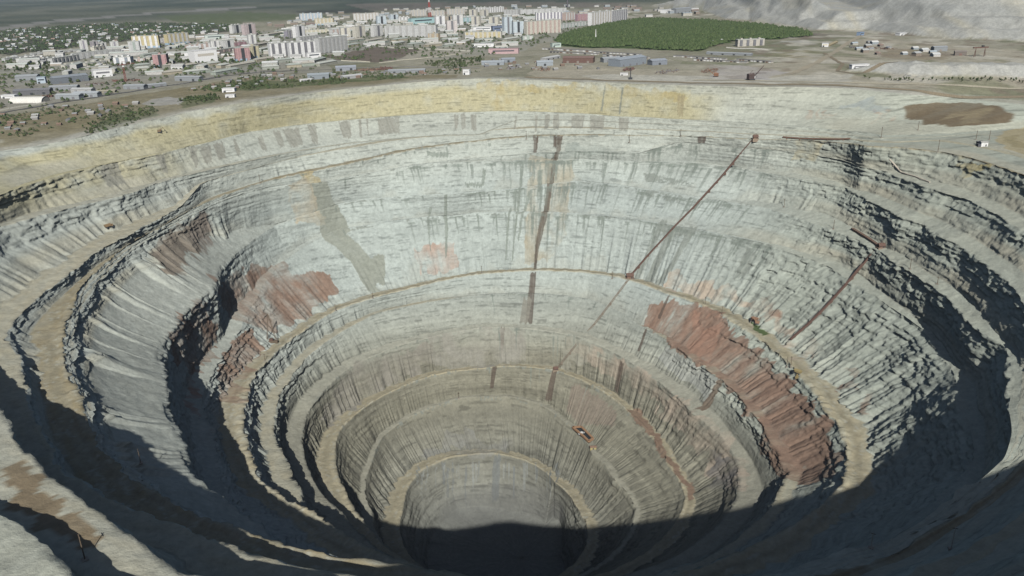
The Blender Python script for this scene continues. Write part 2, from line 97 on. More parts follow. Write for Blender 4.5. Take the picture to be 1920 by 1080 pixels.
PATCHES=[((0.27, 0.265, 0.235), 'panel', [(159.52, 52.8), (156.87, 52.5), (157.93, 81.1), (161.05, 80.0)]), ((0.27, 0.265, 0.235), 'panel', [(151.72, 55.8), (150.01, 52.9), (150.94, 81.1), (151.52, 80.8)]), ((0.27, 0.265, 0.235), 'panel', [(145.3, 54.9), (143.9, 56.4), (145.3, 79.2), (146.23, 82.3)]), ((0.27, 0.265, 0.235), 'panel', [(143.52, 56.9), (141.46, 57.7), (143.13, 80.9), (144.34, 80.5)]), ((0.27, 0.265, 0.235), 'panel', [(140.9, 57.4), (138.96, 57.6), (140.34, 78.1), (141.89, 79.5)]), ((0.27, 0.265, 0.235), 'panel', [(137.15, 59.6), (136.38, 59.0), (137.73, 79.7), (138.39, 80.1)]), ((0.27, 0.265, 0.235), 'panel', [(132.64, 60.9), (131.73, 60.4), (133.02, 81.7), (133.74, 81.2)]), ((0.27, 0.265, 0.235), 'panel', [(129.61, 57.2), (128.46, 56.6), (129.68, 80.3), (130.58, 80.4)]), ((0.27, 0.265, 0.235), 'panel', [(128.0, 56.6), (125.27, 57.0), (126.56, 81.2), (128.85, 81.5)]), ((0.27, 0.265, 0.235), 'panel', [(123.72, 56.3), (122.39, 56.1), (123.7, 81.6), (124.77, 81.5)]), ((0.27, 0.265, 0.235), 'panel', [(118.66, 54.8), (116.73, 54.4), (117.65, 79.1), (119.15, 80.9)]), ((0.27, 0.265, 0.235), 'panel', [(115.36, 54.9), (114.88, 53.9), (116.05, 82.2), (116.38, 81.4)]), ((0.27, 0.265, 0.235), 'panel', [(114.03, 54.9), (113.77, 55.3), (114.68, 79.4), (114.86, 79.1)]), ((0.27, 0.265, 0.235), 'panel', [(112.28, 56.2), (108.54, 55.5), (109.22, 79.9), (112.79, 79.7)]), ((0.27, 0.265, 0.235), 'panel', [(99.17, 57.1), (98.35, 57.0), (98.97, 78.4), (99.45, 78.5)]), ((0.27, 0.265, 0.235), 'panel', [(97.99, 57.0), (97.16, 56.8), (97.56, 79.5), (98.23, 79.6)]), ((0.27, 0.265, 0.235), 'panel', [(96.32, 56.6), (95.3, 56.3), (95.65, 80.5), (96.52, 80.8)]), ((0.27, 0.265, 0.235), 'panel', [(85.05, 67.5), (84.57, 69.9), (84.62, 154.4), (84.92, 158.2)]), ((0.27, 0.265, 0.235), 'panel', [(83.24, 66.4), (82.29, 65.4), (82.42, 142.6), (83.22, 147.4)]), ((0.27, 0.265, 0.235), 'panel', [(81.71, 66.8), (80.77, 60.8), (80.35, 147.3), (81.6, 144.6)]), ((0.27, 0.265, 0.235), 'panel', [(78.43, 65.8), (76.14, 57.6), (75.99, 139.0), (78.16, 141.8)]), ((0.27, 0.265, 0.235), 'panel', [(75.14, 60.3), (72.4, 56.1), (72.16, 145.8), (74.56, 148.4)]), ((0.27, 0.265, 0.235), 'panel', [(69.77, 59.8), (67.8, 60.0), (67.55, 149.8), (69.16, 144.4)]), ((0.27, 0.265, 0.235), 'panel', [(88.54, 72.0), (88.16, 72.5), (88.56, 143.1), (88.85, 142.8)]), ((0.24, 0.215, 0.185), 'red', [(164.79, 286.1), (161.44, 267.2), (150.04, 255.2), (149.69, 291.4), (157.04, 303.2), (166.24, 302.9), (168.32, 301.2)]), ((0.235, 0.215, 0.185), 'panel', [(162.55, 286.5), (157.18, 288.0), (155.61, 296.2), (164.69, 305.1), (167.96, 298.9)]), ((0.22, 0.19, 0.16), 'flat', [(162.29, 283.2), (155.61, 266.2), (149.22, 260.1), (149.62, 287.0), (156.92, 301.4), (164.58, 304.2), (167.9, 298.9)]), ((0.25, 0.215, 0.19), 'wash', [(149.45, 256.2), (148.49, 285.0), (151.01, 301.1), (156.06, 295.4), (155.54, 273.3)]), ((0.255, 0.175, 0.135), 'red', [(161.61, 319.0), (153.28, 329.9), (145.8, 341.6), (141.45, 350.9), (137.23, 373.9), (138.13, 387.9), (133.74, 396.1), (131.17, 401.0), (132.57, 423.5), (144.76, 427.3), (154.26, 414.6), (156.91, 368.4)]), ((0.255, 0.175, 0.135), 'red', [(185.68, 323.7), (176.71, 320.3), (168.66, 324.1), (164.46, 345.0), (167.17, 360.9), (178.25, 359.4), (184.26, 340.1)]), ((0.255, 0.175, 0.135), 'red', [(175.8, 377.9), (164.15, 366.8), (156.78, 392.2), (159.54, 432.8), (168.8, 434.7), (181.93, 439.3), (179.66, 422.5)]), ((0.33, 0.2, 0.15), 'wash', [(179.56, 350.6), (175.96, 360.7), (202.03, 371.4), (196.97, 368.5)]), ((0.42, 0.32, 0.27), 'wash', [(112.01, 400.8), (103.39, 401.6), (103.24, 424.7), (112.85, 422.7)]), ((0.275, 0.29, 0.255), 'flat', [(128.68, 253.4), (125.58, 250.3), (122.8, 372.1), (125.12, 376.0), (127.87, 327.8)]), ((0.275, 0.29, 0.255), 'flat', [(128.38, 253.2), (124.48, 366.9), (122.2, 398.4), (124.04, 425.4), (122.88, 431.0), (125.9, 428.7), (126.05, 398.1), (127.95, 373.2)]), ((0.275, 0.29, 0.255), 'flat', [(123.44, 400.0), (118.92, 400.4), (121.58, 427.3), (125.5, 426.0)]), ((0.44, 0.37, 0.22), 'wash', [(130.8, 180.2), (127.57, 180.7), (125.48, 216.5), (128.69, 220.7)]), ((0.42, 0.38, 0.3), 'wash', [(132.54, 214.9), (129.11, 190.7), (127.0, 340.0), (131.72, 325.4)]), ((0.27, 0.19, 0.15), 'red', [(49.31, 450.1), (39.41, 447.4), (29.19, 446.6), (13.71, 448.8), (-2.58, 450.3), (-14.48, 450.4), (-22.86, 453.9), (-27.71, 461.0), (-24.46, 477.8), (-13.9, 489.3), (-0.68, 489.3), (15.29, 484.8), (32.61, 487.6), (48.93, 477.6)]), ((0.26, 0.175, 0.135), 'red', [(49.31, 450.1), (39.41, 447.4), (29.19, 446.6), (13.71, 448.8), (-2.58, 450.3), (-14.48, 450.4), (-22.86, 453.9), (-27.71, 461.0), (-24.46, 477.8), (-13.9, 489.3), (-0.68, 489.3), (15.29, 484.8), (32.61, 487.6), (48.93, 477.6)]), ((0.33, 0.2, 0.15), 'wash', [(37.98, 454.4), (28.03, 450.7), (18.52, 478.7), (30.26, 477.5)]), ((0.255, 0.175, 0.135), 'red', [(-9.31, 479.2), (-4.0, 448.5), (-25.52, 449.8), (-31.29, 452.5), (-26.06, 487.9), (-12.99, 509.0)]), ((0.25, 0.21, 0.175), 'panel', [(67.76, 580.7), (64.97, 577.8), (43.14, 580.6), (39.25, 589.6), (58.55, 607.9), (67.32, 603.5)]), ((0.43, 0.36, 0.295), 'wash', [(72.34, 541.7), (58.18, 532.8), (38.03, 527.7), (11.51, 526.8), (-5.51, 523.9), (-25.29, 528.5), (-11.94, 552.8), (18.15, 547.9), (44.27, 546.1), (61.7, 550.4)]), ((0.43, 0.36, 0.295), 'wash', [(50.07, 415.9), (38.79, 414.1), (13.83, 422.4), (-0.18, 436.0), (22.41, 427.6), (36.85, 429.2), (48.63, 429.5)]), ((0.255, 0.175, 0.135), 'wash', [(25.39, 417.8), (23.19, 411.6), (17.85, 425.5), (20.7, 425.4)]), ((0.255, 0.175, 0.135), 'wash', [(9.73, 423.5), (7.81, 415.9), (4.3, 424.6), (6.2, 429.3)]), ((0.255, 0.175, 0.135), 'wash', [(-2.4, 419.3), (-3.82, 414.8), (-9.67, 423.0), (-6.88, 429.1)]), ((0.255, 0.175, 0.135), 'wash', [(-11.22, 422.1), (-12.2, 415.1), (-15.31, 423.1), (-14.16, 426.8)]), ((0.235, 0.185, 0.125), 'flat', [(240.76, 95.0), (240.71, 98.3), (244.13, 98.1), (247.08, 97.1), (250.56, 95.4), (250.73, 91.9), (248.18, 91.3), (244.99, 92.2)]), ((0.11, 0.085, 0.07), 'drip', [(82.14, 255.6), (80.46, 217.4), (81.2, 354.7), (83.17, 395.0), (83.93, 396.1), (82.2, 351.8)]), ((0.11, 0.085, 0.07), 'drip', [(85.09, 444.6), (83.71, 445.8), (83.85, 518.0), (86.09, 517.7)]), ((0.11, 0.085, 0.07), 'drip', [(85.15, 180.1), (84.12, 180.8), (84.47, 209.3), (84.99, 213.0)]), ((0.11, 0.085, 0.07), 'drip', [(81.2, 181.0), (79.31, 181.6), (80.09, 196.2), (81.13, 200.8)]), ((0.11, 0.085, 0.07), 'drip', [(93.8, 527.2), (92.62, 527.9), (94.06, 559.7), (95.13, 558.8)]), ((0.11, 0.085, 0.07), 'drip', [(98.07, 572.0), (96.19, 571.4), (97.78, 597.6), (99.13, 600.8)]), ((0.11, 0.085, 0.07), 'drip', [(76.36, 574.5), (74.58, 573.9), (75.25, 604.1), (78.05, 606.4)]), ((0.11, 0.085, 0.07), 'drip', [(84.17, 397.1), (83.17, 395.0), (83.76, 426.5), (84.3, 427.2)]), ((0.11, 0.085, 0.07), 'drip', [(50.46, 531.4), (48.68, 531.9), (48.64, 561.1), (50.67, 562.9)]), ((0.11, 0.085, 0.07), 'drip', [(46.0, 446.4), (45.57, 444.1), (44.53, 464.5), (45.61, 466.7)]), ((0.11, 0.085, 0.07), 'drip', [(47.29, 485.4), (46.44, 483.7), (45.57, 511.5), (46.58, 513.7)]), ((0.11, 0.085, 0.07), 'drip', [(54.27, 177.4), (52.66, 180.0), (52.88, 217.0), (54.07, 214.3)]), ((0.24, 0.23, 0.2), 'drip', [(86.77, 488.5), (84.36, 488.4), (85.22, 518.6), (87.97, 517.7)]), ((0.36, 0.33, 0.26), 'wash', [(86.14, 221.8), (77.24, 255.0), (77.12, 392.8), (80.57, 429.9), (86.55, 428.6)]), ((0.235, 0.255, 0.235), 'drip', [(55.22, 353.9), (53.76, 353.8), (55.07, 398.9), (56.81, 435.8), (58.34, 436.2), (56.29, 400.3)]), ((0.235, 0.255, 0.235), 'drip', [(52.69, 374.4), (50.52, 364.1), (52.04, 401.8), (52.98, 432.7), (55.29, 436.1), (53.84, 403.5)]), ((0.235, 0.255, 0.235), 'drip', [(48.68, 376.2), (46.95, 374.4), (48.43, 409.2), (50.21, 430.4), (52.09, 432.0), (49.5, 405.3)]), ((0.235, 0.255, 0.235), 'drip', [(55.98, 372.0), (46.75, 352.8), (46.69, 377.5), (54.18, 381.4)]), ((0.235, 0.255, 0.235), 'drip', [(34.89, 376.1), (31.88, 381.5), (32.05, 402.9), (33.89, 406.8)]), ((0.235, 0.255, 0.235), 'drip', [(62.95, 274.2), (60.97, 271.5), (57.73, 282.6), (61.76, 284.4)]), ((0.235, 0.255, 0.235), 'drip', [(61.24, 321.3), (59.68, 313.9), (58.92, 329.7), (60.75, 328.7)]), ((0.235, 0.255, 0.235), 'drip', [(60.09, 274.4), (55.91, 277.5), (52.37, 282.1), (56.56, 283.8)]), ((0.235, 0.255, 0.235), 'drip', [(58.08, 320.2), (55.02, 323.6), (51.59, 326.4), (55.99, 329.3)]), ((0.22, 0.245, 0.22), 'drip', [(103.9, 309.1), (103.22, 294.8), (103.82, 383.9), (105.36, 413.9), (105.72, 412.9), (104.47, 382.7)]), ((0.22, 0.245, 0.22), 'drip', [(87.59, 262.0), (86.95, 262.8), (88.1, 370.7), (89.55, 421.7), (89.94, 423.2), (88.57, 371.5)]), ((0.22, 0.245, 0.22), 'drip', [(84.18, 271.7), (83.12, 271.4), (83.35, 327.5), (84.02, 326.4)]), ((0.22, 0.245, 0.22), 'drip', [(86.02, 324.9), (85.35, 326.6), (87.93, 401.9), (88.43, 402.1)]), ((0.22, 0.245, 0.22), 'drip', [(95.2, 264.9), (94.55, 265.4), (95.18, 286.6), (95.75, 288.0)]), ((0.22, 0.245, 0.22), 'drip', [(99.16, 282.7), (95.5, 286.0), (95.57, 290.7), (99.28, 287.6)]), ((0.22, 0.245, 0.22), 'drip', [(105.71, 188.1), (101.44, 193.3), (101.8, 201.4), (105.68, 195.9)]), ((0.22, 0.245, 0.22), 'drip', [(84.82, 347.4), (84.35, 347.0), (84.69, 394.5), (85.2, 393.4)]), ((0.22, 0.245, 0.22), 'drip', [(107.15, 342.0), (106.5, 341.6), (108.62, 403.5), (108.85, 402.6)]), ((0.22, 0.245, 0.22), 'drip', [(89.96, 350.3), (89.5, 354.6), (91.11, 421.3), (91.5, 422.5)]), ((0.31, 0.3, 0.255), 'wash', [(72.49, 532.5), (62.64, 531.8), (64.05, 548.5), (70.98, 558.9), (73.52, 562.1)]), ((0.29, 0.28, 0.25), 'wash', [(117.14, 526.1), (86.01, 529.4), (86.13, 560.2), (102.03, 570.2), (116.97, 558.0)]), ((0.265, 0.25, 0.22), 'wash', [(146.86, 535.6), (116.0, 532.6), (116.91, 558.5), (137.93, 564.5), (156.78, 565.4), (159.99, 550.5)]), ((0.22, 0.22, 0.21), 'wash', [(134.01, 645.9), (117.82, 638.2), (86.91, 640.9), (92.67, 650.5), (123.82, 652.8)]), ((0.16, 0.17, 0.17), 'drip', [(102.36, 657.6), (98.72, 657.0), (104.14, 692.8), (109.07, 693.8)]), ((0.17, 0.18, 0.18), 'drip', [(126.95, 662.0), (126.52, 662.7), (133.19, 686.1), (133.41, 685.6)]), ((0.245, 0.255, 0.245), 'drip', [(137.62, 659.1), (137.27, 660.0), (143.45, 673.2), (144.06, 673.6)]), ((0.245, 0.255, 0.245), 'drip', [(84.11, 660.8), (83.42, 659.8), (83.2, 673.8), (83.59, 674.3)]), ((0.17, 0.18, 0.18), 'drip', [(123.87, 661.3), (123.19, 661.9), (129.85, 689.7), (130.2, 688.9)]), ((0.245, 0.255, 0.245), 'drip', [(68.76, 654.5), (68.05, 653.9), (62.46, 681.6), (62.91, 682.9)]), ((0.245, 0.255, 0.245), 'drip', [(84.15, 659.0), (83.14, 657.4), (83.05, 670.2), (83.69, 669.4)]), ((0.17, 0.18, 0.18), 'drip', [(77.45, 657.7), (75.88, 656.5), (75.44, 667.0), (76.21, 668.4)]), ((0.245, 0.255, 0.245), 'drip', [(95.42, 663.6), (94.47, 662.9), (95.53, 674.6), (96.06, 674.9)]), ((0.245, 0.255, 0.245), 'drip', [(135.74, 654.5), (135.36, 655.8), (137.76, 662.0), (138.49, 662.4)]), ((0.17, 0.18, 0.18), 'drip', [(92.66, 663.3), (91.35, 662.1), (93.04, 689.5), (93.87, 689.8)]), ((0.245, 0.255, 0.245), 'drip', [(114.53, 662.5), (113.49, 662.6), (116.91, 679.5), (117.47, 679.4)]), ((0.245, 0.255, 0.245), 'drip', [(122.44, 664.1), (121.97, 664.4), (124.05, 673.6), (124.29, 673.5)]), ((0.17, 0.18, 0.18), 'drip', [(65.23, 644.1), (62.38, 642.8), (54.9, 655.9), (57.3, 655.7)]), ((0.245, 0.255, 0.245), 'drip', [(95.12, 661.5), (94.49, 661.0), (95.8, 677.4), (96.16, 677.6)]), ((0.245, 0.255, 0.245), 'drip', [(98.56, 664.1), (97.32, 663.2), (98.75, 675.3), (99.43, 675.8)]), ((0.17, 0.18, 0.18), 'drip', [(101.59, 660.6), (100.71, 660.2), (104.73, 690.3), (105.09, 689.0)]), ((0.245, 0.255, 0.245), 'drip', [(138.67, 655.8), (137.8, 655.8), (143.06, 666.6), (143.72, 666.7)]), ((0.245, 0.255, 0.245), 'drip', [(78.33, 654.8), (77.65, 654.4), (76.51, 669.4), (76.89, 670.1)]), ((0.17, 0.18, 0.18), 'drip', [(111.05, 660.5), (110.52, 660.5), (113.4, 676.9), (113.69, 676.9)]), ((0.245, 0.255, 0.245), 'drip', [(66.19, 653.5), (64.43, 651.9), (60.1, 672.4), (60.46, 674.7)]), ((0.245, 0.255, 0.245), 'drip', [(138.13, 649.8), (137.8, 651.4), (145.44, 662.0), (145.75, 660.8)]), ((0.17, 0.18, 0.18), 'drip', [(96.84, 661.2), (96.22, 660.8), (97.53, 674.9), (97.88, 675.2)]), ((0.245, 0.255, 0.245), 'drip', [(112.98, 666.0), (112.17, 666.1), (114.7, 678.8), (115.13, 678.9)]), ((0.245, 0.255, 0.245), 'drip', [(132.16, 659.3), (131.44, 658.6), (136.51, 674.5), (136.71, 674.0)]), ((0.17, 0.18, 0.18), 'drip', [(118.44, 665.0), (117.44, 665.4), (124.44, 696.9), (125.0, 696.7)]), ((0.245, 0.255, 0.245), 'drip', [(112.81, 663.0), (112.01, 663.1), (115.21, 679.6), (115.64, 679.6)]), ((0.245, 0.255, 0.245), 'drip', [(138.81, 655.7), (138.46, 656.2), (148.21, 674.5), (148.37, 673.8)]), ((0.17, 0.18, 0.18), 'drip', [(67.03, 651.0), (66.36, 649.4), (60.16, 669.2), (60.57, 669.2)]), ((0.245, 0.255, 0.245), 'drip', [(121.24, 663.5), (120.76, 663.8), (123.3, 675.6), (123.55, 675.5)]), ((0.245, 0.255, 0.245), 'drip', [(86.62, 658.2), (84.19, 658.1), (84.5, 680.5), (85.92, 681.9)]), ((0.17, 0.18, 0.18), 'drip', [(128.43, 657.4), (126.68, 658.3), (131.61, 675.5), (132.35, 673.9)]), ((0.245, 0.255, 0.245), 'drip', [(114.38, 664.7), (113.59, 664.7), (118.06, 686.9), (118.49, 686.8)]), ((0.245, 0.255, 0.245), 'drip', [(128.03, 660.3), (127.09, 659.7), (129.4, 668.6), (129.72, 668.0)]), ((0.17, 0.18, 0.18), 'drip', [(126.47, 662.0), (125.81, 663.0), (132.82, 687.8), (133.16, 687.0)]), ((0.37, 0.32, 0.21), 'flat', [(18.42, 106.9), (21.12, 70.2), (21.37, 41.0), (10.69, 129.7), (13.74, 127.3)]), ((0.3, 0.26, 0.16), 'flat', [(17.99, 101.3), (19.27, 78.1), (19.48, 68.3), (13.26, 117.1), (15.07, 117.1)]), ((0.36, 0.28, 0.13), 'wash', [(91.21, 9.6), (89.9, 11.0), (89.32, 27.4), (90.48, 51.4), (92.6, 49.9), (91.72, 25.1)]), ((0.4, 0.34, 0.19), 'wash', [(95.06, 6.8), (85.41, 4.3), (75.13, 1.9), (58.03, 10.7), (58.7, 21.1), (75.05, 13.0), (85.4, 16.4), (94.34, 20.7)]), ((0.22, 0.235, 0.21), 'drip', [(72.92, 5.6), (72.65, 3.0), (72.91, 42.1), (73.31, 40.3)]), ((0.22, 0.235, 0.21), 'drip', [(69.77, 4.5), (69.46, 6.8), (69.63, 43.5), (69.95, 40.8)]), ((0.3, 0.26, 0.17), 'drip', [(59.8, 13.8), (58.5, 13.8), (58.15, 43.3), (59.14, 41.2)]), ((0.36, 0.37, 0.345), 'flat', [(37.27, 490.7), (13.83, 485.0), (10.8, 515.0), (30.49, 512.3), (38.28, 508.7)]), ((0.17, 0.13, 0.1), 'flat', [(13.64, 485.7), (11.85, 485.4), (9.9, 522.2), (12.07, 526.1)]), ((0.2, 0.19, 0.185), 'wash', [(-3.15, 538.1), (-10.53, 527.9), (-22.68, 536.6), (-15.03, 556.9)]), ((0.23, 0.16, 0.12), 'flat', [(40.09, 572.0), (37.85, 562.7), (11.7, 567.4), (-16.66, 566.0), (-18.25, 570.6), (9.42, 573.5)]), ((0.42, 0.36, 0.2), 'wash', [(13.67, 185.6), (10.02, 181.2), (7.42, 187.9), (10.84, 197.0)]), ((0.46, 0.4, 0.26), 'wash', [(37.23, 180.6), (32.77, 179.7), (33.27, 221.6), (37.66, 226.0)]), ((0.3, 0.33, 0.31), 'wash', [(78.87, 189.5), (68.52, 201.4), (69.42, 211.9), (79.81, 252.2)]), ((0.15, 0.115, 0.075), 'flat', [(30.98, 14.1), (30.32, 9.4), (28.42, 5.1), (24.88, 6.5), (23.17, 12.1), (22.38, 28.0), (23.87, 33.7), (26.44, 31.9), (29.17, 28.2)]), ((0.25, 0.21, 0.14), 'wash', [(27.8, 16.1), (24.95, 11.6), (23.55, 24.8), (25.01, 28.3)]), ((0.36, 0.25, 0.19), 'wash', [(39.88, 25.9), (39.24, 24.9), (37.8, 35.5), (38.68, 36.4)]), ((0.36, 0.25, 0.19), 'wash', [(38.3, 25.8), (37.94, 24.6), (36.34, 35.2), (37.06, 34.9)]), ((0.36, 0.25, 0.19), 'wash', [(37.33, 25.6), (37.02, 24.3), (35.62, 34.5), (36.1, 34.9)]), ((0.36, 0.25, 0.19), 'wash', [(32.51, 20.0), (32.08, 19.4), (30.45, 31.7), (30.87, 32.0)]), ((0.36, 0.25, 0.19), 'wash', [(31.37, 20.3), (30.39, 22.4), (29.47, 28.7), (30.07, 29.1)]), ((0.3, 0.33, 0.33), 'wash', [(36.16, 17.2), (34.49, 11.1), (31.43, 15.1), (30.78, 25.5), (34.88, 22.8)]), ((0.085, 0.125, 0.05), 'flat', [(23.6, 432.4), (21.93, 430.2), (16.89, 434.4), (16.75, 438.6), (20.24, 437.7)]), ((0.13, 0.11, 0.09), 'drip', [(80.34, 185.3), (79.5, 185.7), (80.73, 281.6), (81.59, 375.2), (83.31, 412.1), (83.81, 436.1), (84.5, 436.2), (84.13, 407.1), (82.6, 365.1), (81.43, 270.4)])]
DRIPS=[(60, 92, ['b2', 'b3', 'b4', 'b1'], 150, 46), (76, 92, ['b2', 'b3'], 70, 70), (40, 62, ['b2', 'b3', 'b1'], 120, 30), (92, 125, ['b2', 'b3', 'b4'], 70, 22), (60, 100, ['r2b', 'r2c', 'r3'], 30, 30), (30, 60, ['b4'], 60, 40), (92, 150, ['k2', 'r1'], 60, 14)]
HEAPS=[([(896.4, 3216.9), (797.5, 2700.6), (845.2, 2483.2), (853.8, 2289.8), (964.7, 2240.5), (983.5, 2036.7), (1039.7, 1896.9), (1159.0, 1777.1), (2600, 2600), (2600, 4200), (700, 4200)], 44, 0.62, 201), ([(762.3, 2914.0), (855.2, 2673.2), (863.8, 2479.8), (950.5, 2441.3), (1500, 4200), (900, 4200)], 74, 0.6, 211), ([(1006.0, 2327.4), (1023.5, 2186.7), (1079.7, 2046.9), (1199.0, 1927.1), (2600, 2600), (2600, 4200), (1500, 4200)], 82, 0.55, 221), ([(618.8, 1333.7), (637.3, 1298.3), (717.8, 1286.7), (844.3, 1269.1), (860, 1190), (880, 1330), (640, 1390), (560, 1380)], 34, 0.7, 231)]
LANDS=[((0.2, 0.175, 0.105), 0.75, [(-732.9, 1171.2), (-614.0, 1347.9), (-516.1, 1508.1), (-478.2, 1580.5), (-337.8, 1496.9), (-240.8, 1497.2), (-85.6, 1499.3), (-82.7, 1443.1), (-301.6, 1326.8), (-390.1, 1273.3), (-491.4, 1149.4), (-607.6, 957.0)]), ((0.085, 0.11, 0.05), 0.7, [(-572.7, 1097.3), (-572.4, 1160.0), (-527.4, 1219.6), (-501.8, 1165.8), (-516.2, 1101.5), (-539.9, 1044.2)]), ((0.085, 0.11, 0.05), 0.7, [(-512.1, 1268.9), (-508.8, 1301.1), (-474.9, 1327.3), (-437.6, 1252.6), (-480.5, 1201.7)]), ((0.09, 0.12, 0.05), 0.75, [(-414.2, 1357.5), (-349.5, 1382.9), (-267.3, 1427.3), (-180.0, 1474.4), (-194.8, 1518.3), (-253.5, 1516.5), (-371.1, 1473.9), (-458.0, 1510.0), (-495.2, 1443.5), (-523.6, 1417.4), (-487.6, 1365.2)]), ((0.33, 0.325, 0.3), 0.9, [(-561.9, 1268.2), (-552.1, 1324.8), (-510.8, 1306.7), (-502.5, 1243.3), (-529.2, 1244.7)]), ((0.27, 0.26, 0.22), 0.7, [(-1065.2, 1745.1), (-907.4, 1973.0), (-581.2, 1939.4), (-408.3, 1828.9), (-318.6, 1601.5), (-483.6, 1599.1), (-587.5, 1464.5), (-703.7, 1280.2), (-753.4, 1206.3)]), ((0.29, 0.29, 0.25), 0.6, [(-1285.6, 2121.9), (-1043.0, 2347.5), (-878.4, 2974.9), (-570.9, 3691.5), (84.0, 3774.3), (281.9, 2871.7), (133.4, 2226.4), (15.8, 1883.0), (-347.7, 1756.3), (-671.0, 1602.4), (-949.1, 1546.6)]), ((0.155, 0.13, 0.105), 0.95, [(-425.1, 1943.0), (-340.3, 2158.7), (-203.2, 2051.0), (-241.9, 1814.9), (-280.1, 1758.8), (-363.1, 1838.9)]), ((0.33, 0.31, 0.25), 0.9, [(-241.9, 1814.9), (-203.2, 2051.0), (-76.2, 1952.5), (-100.3, 1906.8), (-266.0, 1754.8)]), ((0.07, 0.075, 0.055), 0.8, [(-2142.9, 3587.8), (-2032.6, 3904.9), (-1730.5, 4006.2), (-1116.6, 3496.8), (-987.8, 3022.2), (-1220.1, 2719.6), (-1345.3, 2224.0)]), ((0.1, 0.125, 0.06), 0.8, [(-1914.7, 4721.9), (-1598.2, 5041.1), (-1394.6, 4773.7), (-1045.4, 4314.9), (-756.7, 3935.5), (-824.7, 3788.2), (-1077.6, 3669.1), (-1222.6, 3548.7), (-1551.9, 4001.9)]), ((0.09, 0.11, 0.06), 0.85, [(-429.9, 4734.4), (-269.3, 5088.9), (113.5, 5038.7), (395.8, 4634.1), (371.7, 4352.1), (44.6, 4528.6), (-214.3, 4577.2)]), ((0.23, 0.225, 0.21), 0.9, [(-2173.1, 3349.4), (-2378.3, 3990.3), (-2427.8, 4566.5), (-2200.0, 5437.5), (-1735.7, 5962.0), (-1635.6, 5613.4), (-2083.5, 5145.4), (-2251.2, 4228.8), (-2169.8, 3633.7), (-1908.4, 2932.2)]), ((0.045, 0.05, 0.04), 0.9, [(-1185.8, 4906.5), (-807.9, 4859.8), (-683.3, 4438.5), (-835.6, 4356.0), (-1111.2, 4592.0)]), ((0.06, 0.1, 0.028), 1.0, [(134.5, 2244.4), (206.2, 2505.9), (371.2, 2857.6), (512.0, 3050.0), (688.6, 2819.2), (790.1, 2509.7), (821.6, 2260.9), (772.8, 2085.8), (647.4, 2047.5), (547.9, 2018.7), (423.4, 1803.3), (377.7, 1818.2), (298.5, 1911.5), (182.0, 1979.8), (134.7, 2072.6)]), ((0.37, 0.34, 0.265), 0.75, [(55.6, 1643.3), (287.9, 1470.1), (485.4, 1522.8), (683.5, 1730.7), (875.1, 2027.3), (1018.3, 1620.7), (794.0, 1189.5), (520.7, 1221.7), (255.3, 1299.1), (47.6, 1419.1)]), ((0.29, 0.26, 0.17), 0.7, [(561.9, 1770.6), (705.1, 1787.3), (606.0, 1639.0), (507.5, 1594.5)]), ((0.22, 0.18, 0.12), 0.6, [(795.2, 1731.0), (874.7, 1667.9), (846.6, 1534.2), (743.0, 1525.2), (718.1, 1604.5)]), ((0.44, 0.43, 0.37), 0.8, [(142.1, 1442.1), (306.2, 1378.2), (425.0, 1327.2), (572.8, 1349.5), (529.5, 1243.3), (374.6, 1271.4), (134.9, 1368.6)]), ((0.4, 0.38, 0.36), 0.7, [(383.7, 1551.3), (454.7, 1485.9), (473.9, 1397.3), (417.0, 1301.4), (331.9, 1335.6)]), ((0.15, 0.165, 0.09), 0.7, [(337.1, 1644.6), (397.5, 1566.6), (423.4, 1512.4), (351.4, 1541.5)]), ((0.14, 0.12, 0.1), 0.7, [(814.7, 2201.8), (866.4, 2102.7), (790.2, 2009.3), (716.9, 2020.8)]), ((0.42, 0.41, 0.37), 0.8, [(661.2, 2008.9), (762.3, 2003.4), (690.6, 1875.1), (612.0, 1932.7)]), ((0.16, 0.14, 0.12), 0.7, [(-1120.0, 5871.1), (53.8, 5377.7), (727.6, 4519.8), (646.4, 4011.9), (-132.0, 4737.0), (-704.7, 4580.6)])]
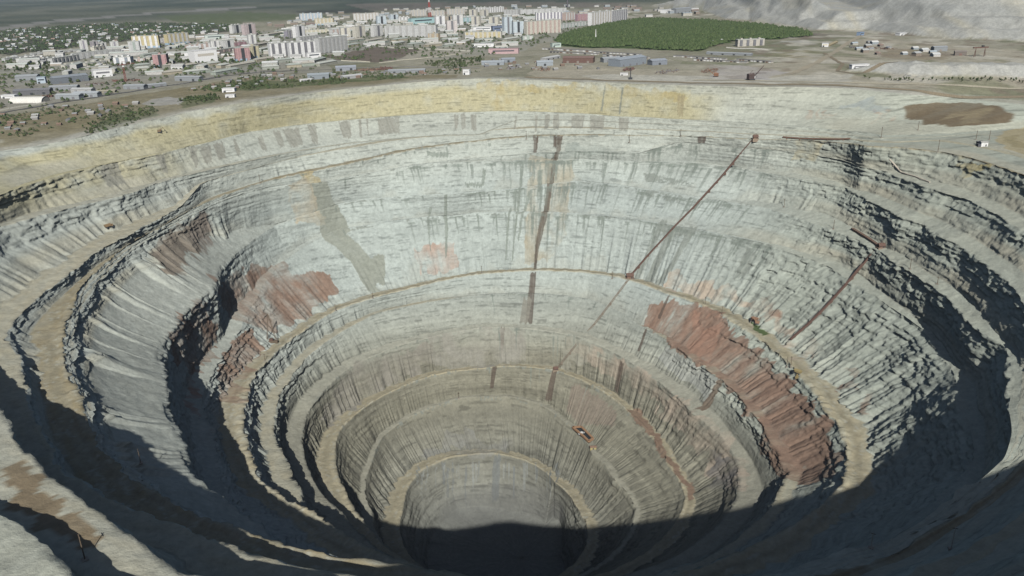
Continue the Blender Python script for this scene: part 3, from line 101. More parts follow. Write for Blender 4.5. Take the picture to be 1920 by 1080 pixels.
ROADS=[('asphalt road running from the left edge along the industrial yard', 9, (0.13, 0.13, 0.125), [(-761.6, 1180.5), (-730.1, 1251.4), (-708.0, 1288.8), (-678.6, 1334.9), (-649.0, 1387.6), (-593.6, 1480.6), (-541.9, 1587.7), (-477.3, 1651.7), (-416.2, 1664.0)]), ('brown haul road along the far right rim of the pit', 11, (0.27, 0.225, 0.155), [(34.1, 1430.0), (118.7, 1387.0), (177.2, 1351.5), (288.9, 1297.9), (401.9, 1252.3), (520.7, 1221.7), (615.6, 1183.9), (782.3, 1171.0)]), ('second pale dirt road above the rim road at the right', 9, (0.42, 0.385, 0.29), [(304.1, 1328.3), (413.1, 1288.8), (531.8, 1248.8), (639.8, 1232.9), (812.1, 1218.2)]), ('dusty track climbing past the yellow roofed gatehouse to the spoil heaps', 12, (0.36, 0.32, 0.24), [(470.5, 1359.7), (572.1, 1517.1), (675.9, 1696.8), (784.9, 1900.0), (934.0, 2151.1)]), ('pale track across the right plateau below the wood tip', 7, (0.4, 0.375, 0.29), [(507.5, 1594.5), (613.1, 1659.0), (673.5, 1596.9), (725.6, 1530.4), (773.4, 1506.6)]), ('brown track bending round the white flat depot', 7, (0.24, 0.2, 0.14), [(648.6, 1682.1), (609.7, 1487.9), (560.0, 1384.7), (572.8, 1349.5), (650.0, 1363.7)]), ('narrow track along the garage rows', 6, (0.37, 0.35, 0.29), [(192.7, 1731.3), (323.5, 1714.4), (421.2, 1707.2), (519.4, 1632.8)]), ('street crossing the middle of town behind the field', 8, (0.36, 0.355, 0.33), [(-698.4, 1671.3), (-641.2, 1932.4), (-561.7, 1958.8), (-401.6, 2043.6), (-348.1, 2210.3), (-137.7, 2237.9), (47.5, 2204.8)]), ('street along the left slabs', 8, (0.34, 0.335, 0.31), [(-1052.3, 1723.1), (-956.2, 1795.9), (-863.2, 1900.9), (-786.8, 2094.9), (-630.4, 2209.2)]), ('street along the front of the low wooden houses', 8, (0.3, 0.29, 0.26), [(-593.6, 1480.6), (-545.9, 1632.6), (-494.6, 1637.7), (-331.5, 1670.3), (-201.5, 1664.6), (-49.2, 1594.7)])]
